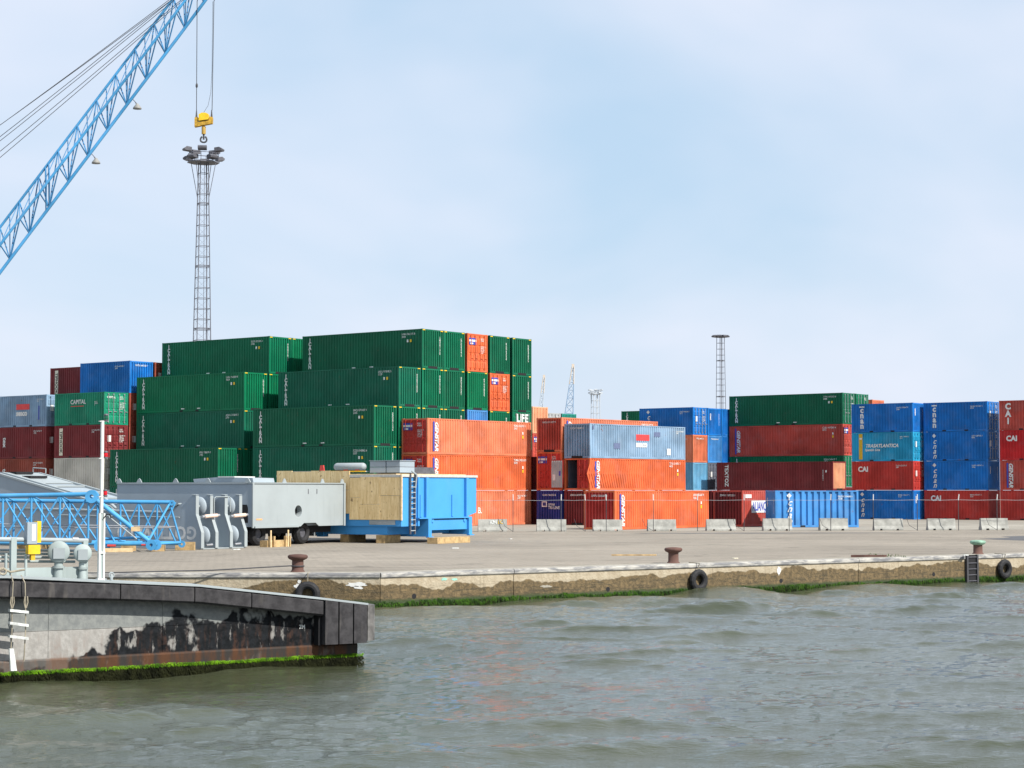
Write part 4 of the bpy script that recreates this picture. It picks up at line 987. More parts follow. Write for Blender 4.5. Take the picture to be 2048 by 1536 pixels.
for x, zc, yc in ((.5,1.85,.62),(2.5,1.85,.62),(.5,.55,.40),(2.5,.55,.40)):
    k = MB(); k.lathe([(.10,-.05),(.43,-.05),(.43,.05),(.10,.05)], (x,yc,zc), 22, 'x'); d_ = k.build('sheave', M['machgrey'], fk)
    k = MB(); k.tube((x-.45,yc-.04,zc), (x+.28,yc-.04,zc), .075, 10); k.build('pin', M['machwhite'], d_)
for x in (.32, 2.32):
    k = MB(); k.tube((x,.12,1.40), (x+.85,.12,1.44), .085, 10); k.build('wrapped_pin', M['pink'], fk)
    k = MB(); k.tube((x-.18,.12,1.39), (x+1.02,.12,1.45), .06, 8); k.build('pin_core', M['steel'], fk)
for x in (.3, 2.3): k = MB(); k.tube((x,.0,.13), (x+.42,.0,.15), .05, 8); k.build('small_roller', M['steel'], fk)
k = MB(); k.path([(1.15,.26,1.5),(1.15,.26,2.2),(1.25,.26,2.27),(2.2,.26,2.27),(2.28,.26,2.2),(2.28,.26,1.6)], .022, 6); k.build('guard_hoop', M['machwhite'], fk)
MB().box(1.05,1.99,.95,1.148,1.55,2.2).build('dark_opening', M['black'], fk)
MB().box(.065,3.02,.9,1.149,.02,1.5).build('web_plate', M['machgrey'], fk)
MB().prism([(1.152,.0),(1.152,1.98),(2.2,1.55),(11.8,1.70),(11.8,0)], (0,0,0), (0,1,0), (0,0,1), (3.09,0,0)).build('box_beam', M['machgrey'], fk)
k = MB(); k.prism([(1.3,1.94),(2.25,1.553),(11.8,1.703),(11.8,1.76),(2.25,1.61),(1.3,2.0)], (-.08,0,0), (0,1,0), (0,0,1), (.22,0,0)); k.build('edge_rail', M['machwhite'], fk)
k = MB(); k.tube((-.12,1.2,1.36), (-.12,8.5,1.42), .03, 6); k.build('pipe', M['machwhite'], fk)
MB().box(-.05,3.1,.02,11.5,-.05,-.003).build('base_plate', M['machwhite'], fk)
put('lettering', text_mesh('GOTTWALD', .78, 'LEFT', 0, .035, 1, 1.08), M['white'], fk, mtx=frame((-.006,.30,.70), (0,1,0), (-1,0,0)))

# grey ramp-shaped girder behind
rg = thing('ramp_girder', 'large grey girder with sloping white ladder frame at far left', 'crane part', (-21.7, 97.0, 0), 59)
MB().prism([(-2.5,.3),(-2.5,1.72),(0,2.3),(5.5,3.46),(10,3.5),(10,.3)], (0,0,0), (0,1,0), (0,0,1), (3.2,0,0)).build('body', M['machgrey'], rg)
def sl(y): return 2.3 + y*.211 if y > 0 else 2.3 + y*.232
for x in (-.06, .5, 3.06):
    k = MB(); k.prism([(-2.5,sl(-2.5)+.01),(0,2.31),(5.5,3.47),(10,3.51),(10,3.59),(5.5,3.56),(0,2.40),(-2.5,sl(-2.5)+.1)], (x,0,0), (0,1,0), (0,0,1), (.17,0,0)); k.build('frame_rail', M['machwhite'], rg)
for y in (-2.0, -.6, .8, 2.2): k = MB(); k.box(.68,3.05,y,y+.16,sl(y)+.03,sl(y)+.11); k.build('cross_bar', M['machwhite'], rg)
k = MB(); k.prism([(3.0,sl(3)+.03),(5.5,3.49),(9.5,3.53),(9.5,3.57),(5.5,3.53),(3.0,sl(3)+.07)], (.68,0,0), (0,1,0), (0,0,1), (2.37,0,0)); k.build('deck_plate', M['machwhite'], rg)
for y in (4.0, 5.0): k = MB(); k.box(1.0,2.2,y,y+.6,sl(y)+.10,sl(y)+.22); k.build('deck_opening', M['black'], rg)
k = MB(); k.path([(3.1,5.0,3.5),(3.1,5.0,3.75),(3.1,5.9,3.8),(3.1,5.9,3.5)], .03, 6); k.build('handle', M['machwhite'], rg)
for y in (1.0, 5.5): k = MB(); lug(k, (-.02,y,sl(y)-.42), (0,1,0), (1,0,0), .22, .2); k.build('lifting_lug', M['machwhite'], rg)
k = MB(); k.box(0.2,3.0,-2.4,9.8,.0,.29); k.build('timber_bed', M['wood'], rg)
# white handrail frame between girder and chassis
hr_ = thing('pipe_rail', 'bent white pipe rail behind the navigation light mast', 'rail', (-19.3, 93.9, 0), 59)
k = MB(); k.path([(0,3.0,1.6),(0,3.0,2.45),(0,.6,2.42),(0,-.4,1.75)], .075, 8); k.build('pipe', M['machwhite'], hr_)

# blue lattice boom section lying on timber
lb_ = thing('lattice_boom_section', 'light blue lattice boom section lying on timber beside the barge', 'crane part', (-18.0, 83.6, 0), 0)
def tb(name, a, b, r, mat='craneblue', n=8):
    k = MB(); k.tube(a, b, r, n); return k.build(name, M[mat], lb_)
YF, YB, ZT, ZB, ZTB = 0.0, 1.85, 2.46, .42, 2.16
tb('chord', (-6.5,YF,ZT-.12), (.0,YF,ZT), .095); tb('chord', (-6.5,YB,ZTB+.05), (3.15,YB,ZTB-.06), .085)
tb('chord', (-6.5,YF,ZB), (2.55,YF,ZB-.08), .085); tb('chord', (-6.5,YB,ZB), (3.5,YB,ZB-.1), .085)
for i in range(6):
    x = -6.2 + i*1.22; nx_ = x + 1.22
    for y, zt in ((YF,ZT-.04),(YB,ZTB)):
        tb('lacing', (x,y,zt), (x,y,ZB), .05, n=6)
        if nx_ < .8: tb('lacing', (x,y,zt), (nx_,y,ZB), .042, n=6); tb('lacing', (x,y,ZB), (nx_,y,zt), .042, n=6)
    tb('lacing', (x,YF,ZB), (nx_,YB,ZB), .035, n=6); tb('lacing', (x,YF,ZT-.06), (x,YB,ZTB), .035, n=6)
for x, nx_ in ((.9,1.7),(1.7,2.5),(2.5,3.3)):
    tb('lacing', (x,YB,ZTB-.04), (x,YB,ZB), .045, n=6); tb('lacing', (x,YB,ZTB-.04), (nx_,YB,ZB), .04, n=6); tb('lacing', (x,YB,ZB), (nx_,YB,ZTB-.06), .04, n=6)
tb('foot_strut', (.25,YF,2.2), (2.55,YF,.42), .10); tb('foot_strut', (.25,YF+.2,2.0), (1.0,YF+.2,.4), .05, n=6)
tb('foot_strut', (3.05,YB,2.05), (3.55,YB,.32), .05, n=6); tb('foot_strut', (3.05,YB,2.05), (2.45,YF,.42), .05, n=6)
tb('foot_beam', (.4,.3,.55), (2.5,.3,.62), .06); tb('foot_beam', (.3,0,.30), (2.5,.0,.36), .05); tb('foot_beam', (2.6,.5,.32), (3.6,1.4,.36), .06)
def eye(x, y, z, R0, r, th):
    k = MB(); nn = 20; ro = [(R0*math.cos(2*math.pi*i/nn), R0*math.sin(2*math.pi*i/nn)) for i in range(nn)]; ri = [(r*math.cos(2*math.pi*i/nn), r*math.sin(2*math.pi*i/nn)) for i in range(nn)]
    vs = [(x+a,y,z+b) for a,b in ro] + [(x+a,y,z+b) for a,b in ri] + [(x+a,y+th,z+b) for a,b in ro] + [(x+a,y+th,z+b) for a,b in ri]
    fs = []
    for i in range(nn):
        j = (i+1) % nn; fs += [(i,j,j+nn,i+nn),(2*nn+i,3*nn+i,3*nn+j,2*nn+j),(i,2*nn+i,2*nn+j,j),(nn+i,nn+j,3*nn+j,3*nn+i)]
    k.add(vs, fs); k.build('pin_eye', M['craneblue'], lb_)
eye(.05,-.12,2.36,.28,.09,.26); eye(.42,-.15,.26,.24,.08,.07); eye(.62,-.05,.26,.24,.08,.07); eye(2.62,-.15,.30,.23,.07,.08); eye(2.80,-.02,.30,.23,.07,.08); eye(3.6,YB-.1,.28,.15,.05,.12); eye(3.15,YB-.1,2.08,.12,.04,.14)
tb('tie_rod', (-6.5,.5,1.22), (3.4,1.2,1.05), .032, 'steel', 6); tb('tie_rod', (-6.5,.8,1.02), (3.2,1.3,1.0), .028, 'steel', 6); tb('tie_rod', (.8,-.1,1.5), (2.0,-.1,.55), .03, 'machwhite', 6)
for i in range(5): tb('bundle_bar', (-4.2 + .15*i, .2+.3*i, .50+.05*(i%2)), (-.1 - .1*i, .3+.3*i, .46+.04*(i%3)), .05, n=6)
for x, z in ((-2.6,.85),(1.75,.88)):
    k = MB(); k.box(x,x+.38,-.10,-.06,z,z+.2); k.build('wooden_tag', M['palewood'], lb_)
k = MB(); k.tube((.75,-.1,.27), (1.1,-.1,.27), .05, 7); k.tube((2.2,-.1,.3), (2.55,-.1,.3), .04, 7); k.build('red_pin', M['redpaint'], lb_)
tms = ((-17.55,83.2,1.4,.24,.16,'a pale timber baulk just right of the navigation light mast','palewood'),(-16.9,84.6,.55,.5,.3,'short timber block under the middle of the blue lattice boom','wood'),(-15.6,84.3,.6,.7,.28,'timber block under the right foot of the blue lattice boom','wood'),(-14.75,85.75,.85,.2,.36,'timber block between blue lattice boom and grey fork plates','wood'),(-21.4,83.9,1.2,1.6,.30,'timber block under the left of the blue lattice boom','wood'))
for x, y, l, d, h, lbl, mt in tms:
    k = MB(); k.box(0,l,0,d,0,h); o = k.build('timber_block', M[mt]); o.location = (x, y, .004); o.rotation_euler = (0,0,R(random.uniform(-4,4))); tag(o, lbl, 'timber', 'timber blocks under crane parts')

# blue machine house with plywood covers
mh = thing('machine_house', 'bright blue crane machine house with plywood covers on timber', 'machine house', (-5.45, 96.3, 0), 59)
zb, zt, HX, HY = .84, 3.28, 6.95, 7.7
MB().prism([(0,zb),(1.35,zb),(1.36,zb+.42),(6.0,zb+.42),(HX,zb+.62),(HX,zt),(0,zt)], (0,0,0), (1,0,0), (0,0,1), (0,HY,0)).build('body', M['houseblue'], mh)
MB().box(-.05,HX+.05,-.06,HY,zt,zt+.12).build('roof_edge', plain('grey_roof_trim', (.46,.45,.41), .7), mh)
MB().box(-.02,HX*.92,.3,HY-.3,zt+.12,zt+.16).build('roof_boards', M['palewood'], mh)
for x, dx, r0 in ((2.0,.0,0),(5.75,.0,0)): MB().box(x,x+.22,-.16,-.002,zb+.42,zt-.02).build('rib', M['houseblue'], mh)
MB().box(1.35,1.48,-.10,-.002,zb,zt-.01).build('rib', M['houseblue'], mh)
for x in (1.62, 4.55): MB().box(x,x+.16,-.05,-.002,zb+.45,zb+1.55).build('stiffener', M['houseblue'], mh)
MB().box(1.3,6.2,-.22,.6,zb+.36,zb+.42).build('shelf_plate', M['houseblue'], mh)
def pedestal(x0, x1, y0, y1, zlo, zhi):
    MB().prism([(x0,zlo),(x1,zlo),(x1,zhi),(x0,zhi)], (0,y0,0), (1,0,0), (0,0,1), (0,y1-y0,0)).build('pedestal', M['houseblue'], mh)
    MB().box(x0-.08,x1+.06,y0-.1,y0+.1,zlo-.05,zlo).build('foot_plate', M['houseblue'], mh)
pedestal(2.05,2.35,-.25,1.6,.30,zb+.36); pedestal(5.85,6.15,-.25,1.4,.35,zb+.36)
k = MB(); k.box(2.36,5.84,-.12,.02,.62,zb+.30); k.build('cross_beam', M['houseblue'], mh)
for x in (2.6, 5.6): k = MB(); k.tube((x,-.16,zb+.25), (x,-.10,zb+.25), .1, 12); k.build('pin', M['houseblue'], mh)
MB().box(.1,HX-1.2,.9,HY,.42,zb-.002).build('turntable_frame', M['houseblue'], mh)
MB().box(1.4,5.95,.66,HY-.02,zb-.002,zb+.415).build('belly_plate', M['houseblue'], mh)
MB().box(.06,.5,4.8,5.2,.28,.9).build('leg', M['houseblue'], mh)
k = MB(); k.box(-.12,.2,5.3,5.95,.32,.86); ac = k.build('cooler_box', M['machwhite'], mh)
k = MB(); k.lathe([(.19,-.135),(.19,-.122)], (0,5.62,.6), 18, 'x'); k.build('fan', M['darksteel'], ac)
k = MB(); k.box(.62,.70,-.13,-.06,.45,zt+.15); k.build('ladder_stile', M['darksteel'], mh); k = MB(); k.box(1.02,1.10,-.13,-.06,.45,zt+.15); k.build('ladder_stile', M['darksteel'], mh)
for i in range(10): k = MB(); k.tube((.66,-.12,.62+.27*i), (1.06,-.12,.62+.27*i), .03, 6); k.build('ladder_rung', M['machwhite'], mh)
k = MB(); k.path([(1.06,-.12,zt-.55),(1.06,-.2,zt+.1),(1.06,.1,zt+.3)], .045, 6); k.build('grab_rail', M['machwhite'], mh)
def ply_mat():
    mm, t, b = nodes('plywood'); v = coords(t); vs = coords(t, (6,6,.8))
    n1 = noise(t, vs, 1.5, 5., .65, .6); n2 = noise(t, v, 9., 3.); kn = noise(t, v, 4.5, 2.)
    col = mixc(t, ramp(t, n1, .3, .7), (.54,.375,.165), (.74,.56,.30)); col = mixc(t, ramp(t, kn, .66, .72, 0, .75), col, (.12,.07,.03)); col = mixc(t, ramp(t, n2, .5, .8, 0, .3), col, (.3,.2,.09))
    t.links.new(col, b.inputs['Base Color']); b.inputs['Roughness'].default_value = .8; return mm
M['ply'] = ply_mat()
ys = [.02, 1.24, 2.46, 3.1, 4.3, 5.5, 6.7, 7.68]
for i, (a, b) in enumerate(zip(ys[:-1], ys[1:])):
    lo, hi = (zb+.32, zt-.02) if b <= 3.2 else (zb+.62, zt+.30); mid = (lo+hi)/2 + random.uniform(-.3,.3)
    off = random.uniform(0,.018)
    MB().box(-.045-off,-.006,a+.006,b-.006,lo,mid-.004).build('plywood_sheet', M['ply'], mh); MB().box(-.05-off*.6,-.006,a+.006,b-.006,mid+.004,hi+random.uniform(-.02,.03)).build('plywood_sheet', M['ply'], mh)
MB().box(-.06,.03,-.055,.012,zb+.30,zt+.14).build('corner_batten', M['palewood'], mh)
MB().box(-.03,-.004,.35,1.9,zb+.08,zb+.30).build('sign_plate', M['machwhite'], mh); MB().box(-.034,-.031,.55,1.6,zb+.17,zb+.20).build('sign_print', M['steel'], mh)
# gear on the roof
k = MB(); k.lathe([(.02,0),(.15,.03),(.20,.12),(.20,1.75),(.15,1.85),(.02,1.88)], (0,0,0), 14, 'y'); o = k.build('air_tank', M['machwhite'], mh); o.location = (.6, 2.6, zt+.52)
for y in (3.0, 3.7, 5.2): k = MB(); k.prism([(-.14,0),(.14,0),(.09,.30),(-.09,.30)], (.45,y,zt+.31), (0,1,0), (0,0,1), (.08,0,0)); k.build('clamp', M['redpaint'], mh)
k = MB(); k.box(.2,.7,2.3,7.4,zt+.26,zt+.31); k.build('roof_beam', M['machwhite'], mh); k = MB(); k.box(.16,.2,2.3,4.6,zt+.26,zt+.32); k.build('yellow_edge', M['yellow'], mh)
for i, (y0, y1) in enumerate(((.30,1.1),(1.16,2.1))):
    for z in (0,.29): k = MB(); k.box(.3,1.6,y0,y1,zt+.22+z,zt+.49+z); k.build('radiator_box', M['machgrey'], mh)
k = MB(); k.box(.26,1.64,.26,2.14,zt+.80,zt+.83); k.build('radiator_top', M['machgrey'], mh)
k = MB(); k.prism([(1.2,.14),(1.35,.48),(3.6,.5),(3.85,.14)], (0,.5,zt+.01), (1,0,0), (0,0,1), (0,1.8,0)); k.build('roof_hatch', M['darksteel'], mh)
for x, y, l, d, lbl in ((-.9,.9,4.2,.45,'front'),(-.3,3.4,1.6,.5,'middle'),(-.3,5.4,1.6,.5,'rear')):
    pass
for (x, y, l, d, h, lbl) in ((-3.65,95.9,3.0,.6,.30,'long timber baulk under the right corner of the blue machine house'),(-6.3,96.9,1.5,.5,.40,'timber block under the middle of the blue machine house'),(-8.2,98.3,1.6,.5,.40,'timber block under the left of the blue machine house')):
    k = MB(); k.box(0,l,0,d,0,h); o = k.build('timber_block', M['wood']); o.location = (x, y, .004); o.rotation_euler = (0,0,R(59 if l > 2 else 62)); tag(o, lbl, 'timber', 'timber blocks under crane parts')

# ------------------------------------------------------------------ moored barge
vs_ = thing('moored_barge', 'end of a moored steel barge with dark rubber fenders and weed', 'vessel', (-9.81, 37.67, 0), 34.4)
def tz(x): return float(np.interp(x, [-12,-6,0,2.0,4.0,6.94,8.2], [1.25,1.16,1.0,.86,.727,.36,.19]))
def hull_mat():
    mm, t, b = nodes('barge_hull'); v = coords(t, shift=False)
    sep = t.nodes.new('ShaderNodeSeparateXYZ'); t.links.new(v, sep.inputs[0]); x, z = sep.outputs['X'], sep.outputs['Z']
    n1 = noise(t, coords(t, (1.1,1.,1.), shift=False), 2.1, 3.5, .5); n2 = noise(t, v, 7., 6., .7); n3 = noise(t, coords(t, (3.,3.,.5), shift=False), 1.6, 5., .65)
    col = mixc(t, ramp(t, n2, .3, .7), (.15,.16,.16), (.22,.23,.22))
    lower = mixc(t, ramp(t, n2, .3, .75), (.24,.23,.215), (.36,.35,.33))
    col = mixc(t, ramp(t, z, -.07, -.085), col, lower)  # upper plating darker: shade below the fender put into the colour
    # tar coating: edge climbs towards the bow, ragged
    lim = math2(t, 'ADD', ramp(t, x, .8, 3.6, -.25, .62), math2(t, 'MULTIPLY', math2(t, 'SUBTRACT', n1, .5), 1.35))
    lim = math2(t, 'ADD', lim, math2(t, 'MULTIPLY', math2(t, 'SUBTRACT', n2, .5), .16))
    tar = ramp(t, math2(t, 'SUBTRACT', math2(t, 'SUBTRACT', lim, .60), z), -.05, .06)
    tarc = mixc(t, ramp(t, n2, .35, .65), (.004,.005,.006), (.013,.015,.018))
    peel = ramp(t, noise(t, coords(t, (2.4,2.4,.9), shift=False), 1.7, 5., .62), .56, .66, 1., .25); tar = math2(t, 'MULTIPLY', tar, peel)
    col = mixc(t, tar, col, tarc)
    rustm = math2(t, 'MULTIPLY', ramp(t, n3, .50, .64), ramp(t, n2, .36, .6))
    rz = ramp(t, z, .10, -.55)
    col = mixc(t, math2(t, 'MULTIPLY', math2(t, 'MULTIPLY', rustm, rz), .42), col, (.10,.042,.02))
    col = mixc(t, math2(t, 'MULTIPLY', ramp(t, z, -.60, -.64), .8), col, mixc(t, ramp(t, n3, .4, .62), (.04,.036,.033), (.09,.042,.022)))
    col = mixc(t, ramp(t, math2(t, 'ADD', z, math2(t, 'MULTIPLY', n2, .08)), -.80, -.86), col, (.035,.045,.012))
    t.links.new(col, b.inputs['Base Color']); b.inputs['Roughness'].default_value = .7; b.inputs['Specular IOR Level'].default_value = .12; bump(t, b, math2(t, 'ADD', n2, math2(t, 'MULTIPLY', n1, .8)), .35, .02); return mm
M['hull'] = hull_mat()
m = MB(); xs = [-12,-9,-6,-3,-1] + [i*.5 for i in range(0,16)] + [7.86]; pr_ = []
for x in xs: pr_.append([(x,.04,tz(x)-.36), (x,0,tz(x)-.5), (x,-.0,-.62), (x,-.03,-.66), (x,.03,-1.5)])
k_ = 5; vv = [p for row in pr_ for p in row]; ff = [(i*k_+j, i*k_+j+1, (i+1)*k_+j+1, (i+1)*k_+j) for i in range(len(xs)-1) for j in range(k_-1)]
m.add(vv, ff); e = pr_[-1]; m.add(e + [(x-.6,y+4.6,z) for x,y,z in e], [(j, j+5, j+6, j+1) for j in range(4)])
m.build('hull', M['hull'], vs_)
m = MB(); top = [(x, .06, tz(x)-.47) for x in xs] + [(x, 4.4, tz(x)-.47) for x in xs]; n_ = len(xs); m.add(top, [(i,i+1,i+1+n_,i+n_) for i in range(n_-1)]); m.build('deck', M['vesselgrey'], vs_)
def fender_mat():
    mm, t, b = nodes('fender_rubber'); v = coords(t); n1 = noise(t, v, 5., 6., .65); n2 = noise(t, coords(t, (4,4,.6)), 1.5, 4.)
    col = mixc(t, ramp(t, n1, .3, .7), (.028,.027,.029), (.055,.053,.056)); col = mixc(t, ramp(t, n2, .55, .75, 0, .5), col, (.12,.11,.10))
    t.links.new(col, b.inputs['Base Color']); b.inputs['Roughness'].default_value = .85; b.inputs['Specular IOR Level'].default_value = .15; bump(t, b, n1, .5, .02); return mm
M['fender'] = fender_mat()
def vf(px): return vt(px - 11)
def vt(px): kx = (px-1024)/3905; return 7.94*(-9.81 - kx*37.67)/(kx*4.49 - 6.55)
cuts = [-12, -6, -2.2, vf(242), vf(389), vf(502), vf(645)]
for a, b in zip(cuts[:-1], cuts[1:]):
    a += .012; b -= .012; m = MB(); ss = [a, b] if not (a < 4 < b) else [a, 4.0, b]; rows = []
    for x in ss: z = tz(x); rows.append([(x,.05,z-.03),(x,-.30,z-.03),(x,-.34,z-.07),(x,-.34,z-.33),(x,-.30,z-.37),(x,.05,z-.37)])
    vv = [p for r_ in rows for p in r_]; nr = len(rows)
    m.add(vv, [(i*6+j, i*6+(j+1)%6, (i+1)*6+(j+1)%6, (i+1)*6+j) for i in range(nr-1) for j in range(6)] + [tuple(range(6))[::-1], tuple(range((nr-1)*6, nr*6))]); m.build('fender_bar', M['fender'], vs_)
vb = [vf(646), vf(674), vf(703), vf(731)]
for a, b in zip(vb[:-1], vb[1:]):
    a += .016; b -= .016; m = MB(); m.prism([(a,-.60),(b,-.60),(b,tz(b)-.03),(a,tz(a)-.03)], (0,-.36,0), (1,0,0), (0,0,1), (0,.36,0)); m.build('fender_block', M['fender'], vs_)
m = MB(); xe = vb[-1]; arc = [(xe, -.36), (xe+.13,-.34), (xe+.24,-.24), (xe+.28,-.08), (xe+.28,.6), (xe, .6)]
m.prism(arc, (0,0,-.56), (1,0,0), (0,1,0), (0,0,tz(xe)+.53)); m.build('fender_corner', plain('worn_fender_rubber', (.13,.125,.12), .7, var=.5, scale=3), vs_)
MB().box(vb[0]-.06,vb[0],-.2,.02,-.62,tz(vb[0])-.36).build('fender_bracket', M['black'], vs_)
m = MB(); rows = []
for x in [-12,-6,0,2,4,6.94,xe+.02]: z = tz(x); rows.append([(x,-.35,z-.028),(x,-.35,z+.012),(x,.10,z+.02),(x,.10,z-.5)])
nr = len(rows); vv = [p for r_ in rows for p in r_]; m.add(vv, [(i*4+j, i*4+j+1, (i+1)*4+j+1, (i+1)*4+j) for i in range(nr-1) for j in range(3)]); m.add(rows[-1], [(0,1,2,3)]); m.build('gunwale', M['machwhite'], vs_)
for sx0 in (.95, 3.35, 5.75): MB().box(sx0,sx0+.014,-.012,.004,-.60,tz(sx0)-.40).build('plate_seam', M['hull'], vs_)
for zz in (-.075,): MB().box(-6,7.9,-.010,.004,zz-.006,zz+.006).build('plate_seam', M['hull'], vs_)
weed('weed', (0,-.035,0), (1,0,0), (0,-1,0), -2, 8.0, -.89, -.83, 4200, M['brightweed'], vs_, 6, (.015,.04), .008)
weed('weed', (0,-.03,0), (1,0,0), (0,-1,0), -2, 8.0, -1.12, -.885, 9000, M['darkweed'], vs_, 7, (.03,.08), .01)
put('lettering', text_mesh('7M', .11, 'LEFT', 0, .03), M['offwhite'], vs_, mtx=frame((vt(600),-.012,-.23), (1,0,0), (0,-1,0)))
# plating on deck behind the gunwale
m = MB(); m.box(vt(30),vt(185),.34,.38,tz(1)-.45,tz(1)+.20); m.build('low_coaming', M['vesselgrey'], vs_)

def on_deck(x, y=.2): return (x, y, tz(x) - .01)
def vworld(x, y, z): a = R(34.4); return (-9.81 + x*math.cos(a) - y*math.sin(a), 37.67 + x*math.sin(a) + y*math.cos(a), z)
# navigation light mast
nm = thing('navigation_light_mast', 'white navigation light mast with red and green lamps on the barge', 'mast', vworld(vt(207), .05, tz(vt(207))+.012), 34.4)
h1 = 1.32
for x in (-.062,.028): MB().box(x,x+.034,-.04,.04,0,h1).build('channel', M['white'], nm)
MB().box(-.026,.026,-.02,.03,0,h1+.02).build('web', M['vesselgrey'], nm); MB().box(-.09,.10,-.06,.06,0,.03).build('base_plate', M['white'], nm); MB().box(-.068,.068,-.046,.046,.52,.56).build('clamp', M['white'], nm)
k = MB(); k.tube((-.005,0,h1), (-.005,0,3.16), .036, 12); k.build('pole', M['white'], nm)
def lamp(z, mat):
    MB().box(-.075,.10,-.035,.035,z-.06,z-.045).build('bracket', M['white'], nm)
    k = MB(); k.lathe([(.045,-.045),(.045,-.02)], (.062,-.02,z), 12); k.lathe([(.047,.065),(.047,.085),(.02,.10)], (.062,-.02,z), 12); l_ = k.build('lamp_housing', M['darksteel'], nm)
    k = MB(); k.lathe([(.036,-.02),(.04,.0),(.04,.045),(.036,.065)], (.062,-.02,z), 12); k.build('lens', M[mat], l_)
lamp(3.20, 'darkgreen'); lamp(2.46, 'red'); lamp(1.70, 'red')
k = MB(); k.path([(.02,-.05,h1-.1),(.09,-.05,h1-.02),(.15,-.05,h1-.02),(.18,-.05,h1-.10)], .012, 6); k.build('cable', M['black'], nm)
# ventilators
def vent(x, y, s, lbl):
    t = thing('ventilator', lbl, 'ventilator', vworld(x, y, tz(x)-.46), 12, 'round ventilators on the barge')
    k = MB(); k.lathe([(.11*s,0),(.105*s,.45),(.085*s,.62),(.085*s,.80)], n=16); k.build('trunk', M['vesselgrey'], t)
    k = MB(); k.lathe([(.12*s,.66),(.12*s,.70)], n=16); k.build('collar', M['vesselgrey'], t)
    k = MB(); k.lathe([(.05*s,-.13),(.19*s,-.12),(.215*s,-.09),(.215*s,.06),(.19*s,.1),(.05*s,.1)], (0,0,.98), 24, 'y'); k.build('round_head', M['vesselgrey'], t)
    MB().box(-.10*s,.12*s,-.155,-.131,.85,1.06).build('square_cover', M['machwhite'], t)
vent(vt(122)+.1, .30, 1.0, 'larger round grey ventilator with a square cover on the barge'); vent(vt(170)+.1, .30, .84, 'smaller round grey ventilator next to the navigation light mast')
# handrail with stanchions and pipes
rl = thing('deck_rail', 'thick pale handrail on posts along the barge', 'railing', vworld(0,.35,0), 34.4)
xr = vt(198)
k = MB(); k.tube((-3.5,0,1.80), (xr,0,1.64), .048, 10); k.build('top_rail', M['machwhite'], rl)
k = MB(); k.tube((vt(160),0,1.672), (vt(172),0,1.665), .050, 10); k.build('worn_patch', M['steel'], rl)
for px, r, zt_ in ((28,.03,1.42),(68,.03,1.40),(42,.055,1.72),(186,.05,1.64)):
    x = vt(px); k = MB()
    if r > .04: k.box(x-r,x+r,-r,r,tz(x)-.48,zt_)
    else: k.tube((x,0,tz(x)-.48), (x,0,zt_), r, 8)
    k.build('stanchion', M['vesselgrey'], rl)
for dz in (1.44,1.37,1.30,1.22): k = MB(); k.tube((-3.5,.25,dz+.14), (vt(176),.25,dz), .026, 8); k.build('pipe', M['vesselgrey'] if dz < 1.4 else M['machwhite'], rl)
# grey and yellow box on the rail
yb = thing('deck_lamp_box', 'grey box with yellow frame clamped to the barge handrail', 'box', vworld(vt(78), .30, 1.50), 34.4)
MB().box(-.13,.07,-.09,.09,.10,.52).build('box', M['machgrey'], yb); MB().box(.072,.15,-.09,.09,.12,.54).build('yellow_side', M['yellow'], yb); MB().box(-.04,.04,-.095,-.091,.16,.48).build('label_strip', M['white'], yb)
MB().box(-.10,.14,-.08,.08,-.10,.08).build('yellow_base', M['yellow'], yb); MB().box(-.03,.05,-.05,.05,-.22,-.102).build('clamp', M['mustard'], yb)
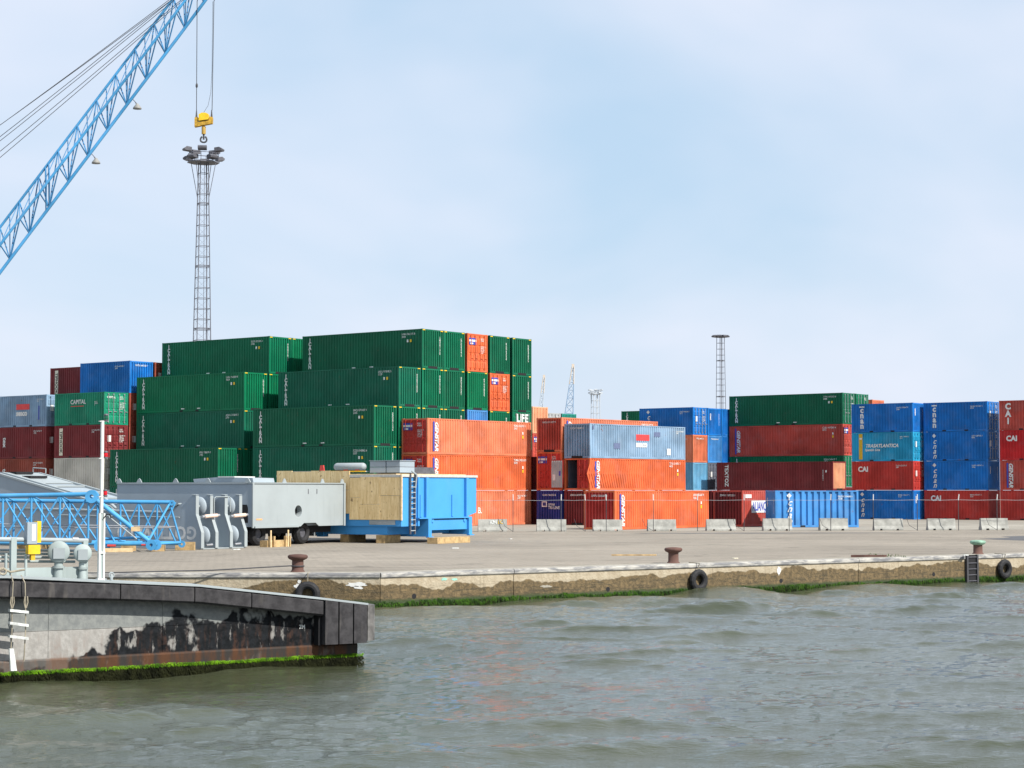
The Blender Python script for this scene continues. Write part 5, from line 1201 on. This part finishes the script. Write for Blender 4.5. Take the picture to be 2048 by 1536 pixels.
# small orange box on deck and cleat
k = MB(); k.lathe([(.03,0),(.03,.1),(.015,.12)], n=10); k.torus((.0,0,.1), .05, .014, (1,0,0), (0,0,1), (0,1,0), 14, 6); o = k.build('fairlead', M['machwhite']); o.location = vworld(vt(222), -.1, tz(vt(222))+.02); o.rotation_euler = (0,0,R(34.4)); tag(o, 'small white fairlead ring beside the navigation light mast', 'fairlead')
# rope ladder
rlad = thing('rope_ladder', 'rope ladder with pale wooden rungs hanging down the barge side', 'ladder', vworld(0,-.42,0), 34.4)
xl, xr2 = vt(13), vt(40)
for x, bend_ in ((xl,.02), (xr2,-.05)):
    k = MB(); k.path([(x+bend_,.12,tz(x)+.04),(x+bend_*.5,-.02,tz(x)-.1),(x,0,.45),(x+.015,.02,.0),(x,.05,-.62)], .012, 6); k.build('rope', M['rope'], rlad)
    k = MB(); k.path([(x-.02,-.01,.62),(x-.035,-.01,.50),(x-.01,-.01,.40)], .012, 5); k.path([(x+.03,-.01,.62),(x+.04,-.01,.50),(x+.01,-.01,.40)], .012, 5); k.build('rope_loop', M['rope'], rlad)
for z, t_ in ((.34,-.05),(.10,-.06),(-.15,-.06)):
    k = MB(); k.prism([(xl-.05,z+.05),(xr2+.05,z+t_+.05),(xr2+.05,z+t_),(xl-.05,z)], (0,-.05,0), (1,0,0), (0,0,1), (0,.10,0)); k.build('rung', M['palerung'] if 'palerung' in M else M['offwhite'], rlad)
k = MB(); k.prism([(xl-.05,-.36),(xl+.03,-.36),(xl+.10,-.78),(xl-.02,-.78)], (0,-.05,0), (1,0,0), (0,0,1), (0,.06,0)); k.build('hanging_rung', M['offwhite'], rlad)
k = MB(); k.path([(xl-.3,.3,tz(0)+.10),(xl-.1,.2,tz(0)+.14),(xl+.05,.25,tz(0)+.08),(xr2+.05,.2,tz(0)+.12)], .022, 6); k.torus((xl-.12,.2,tz(0)+.1), .07, .02, (1,0,0), (0,.5,.86), (0,.86,-.5), 14, 6); k.build('rope_coil', M['rope'], rlad)
# mooring line from the bollard to the barge
k = MB(); k.path([(-6.95,63.0,.22),(-9.5,62.3,.10),(-13,61.2,.06),(-18,59,.22),(-23,55,.6)], .022, 6); k.torus((-6.9,63.1,.2), .2, .025, (1,0,0), (0,1,0), (0,0,1), 18, 6); o = k.build('mooring_line', M['wire']); tag(o, 'dark mooring line running left from the rusty bollard by the barge', 'rope')
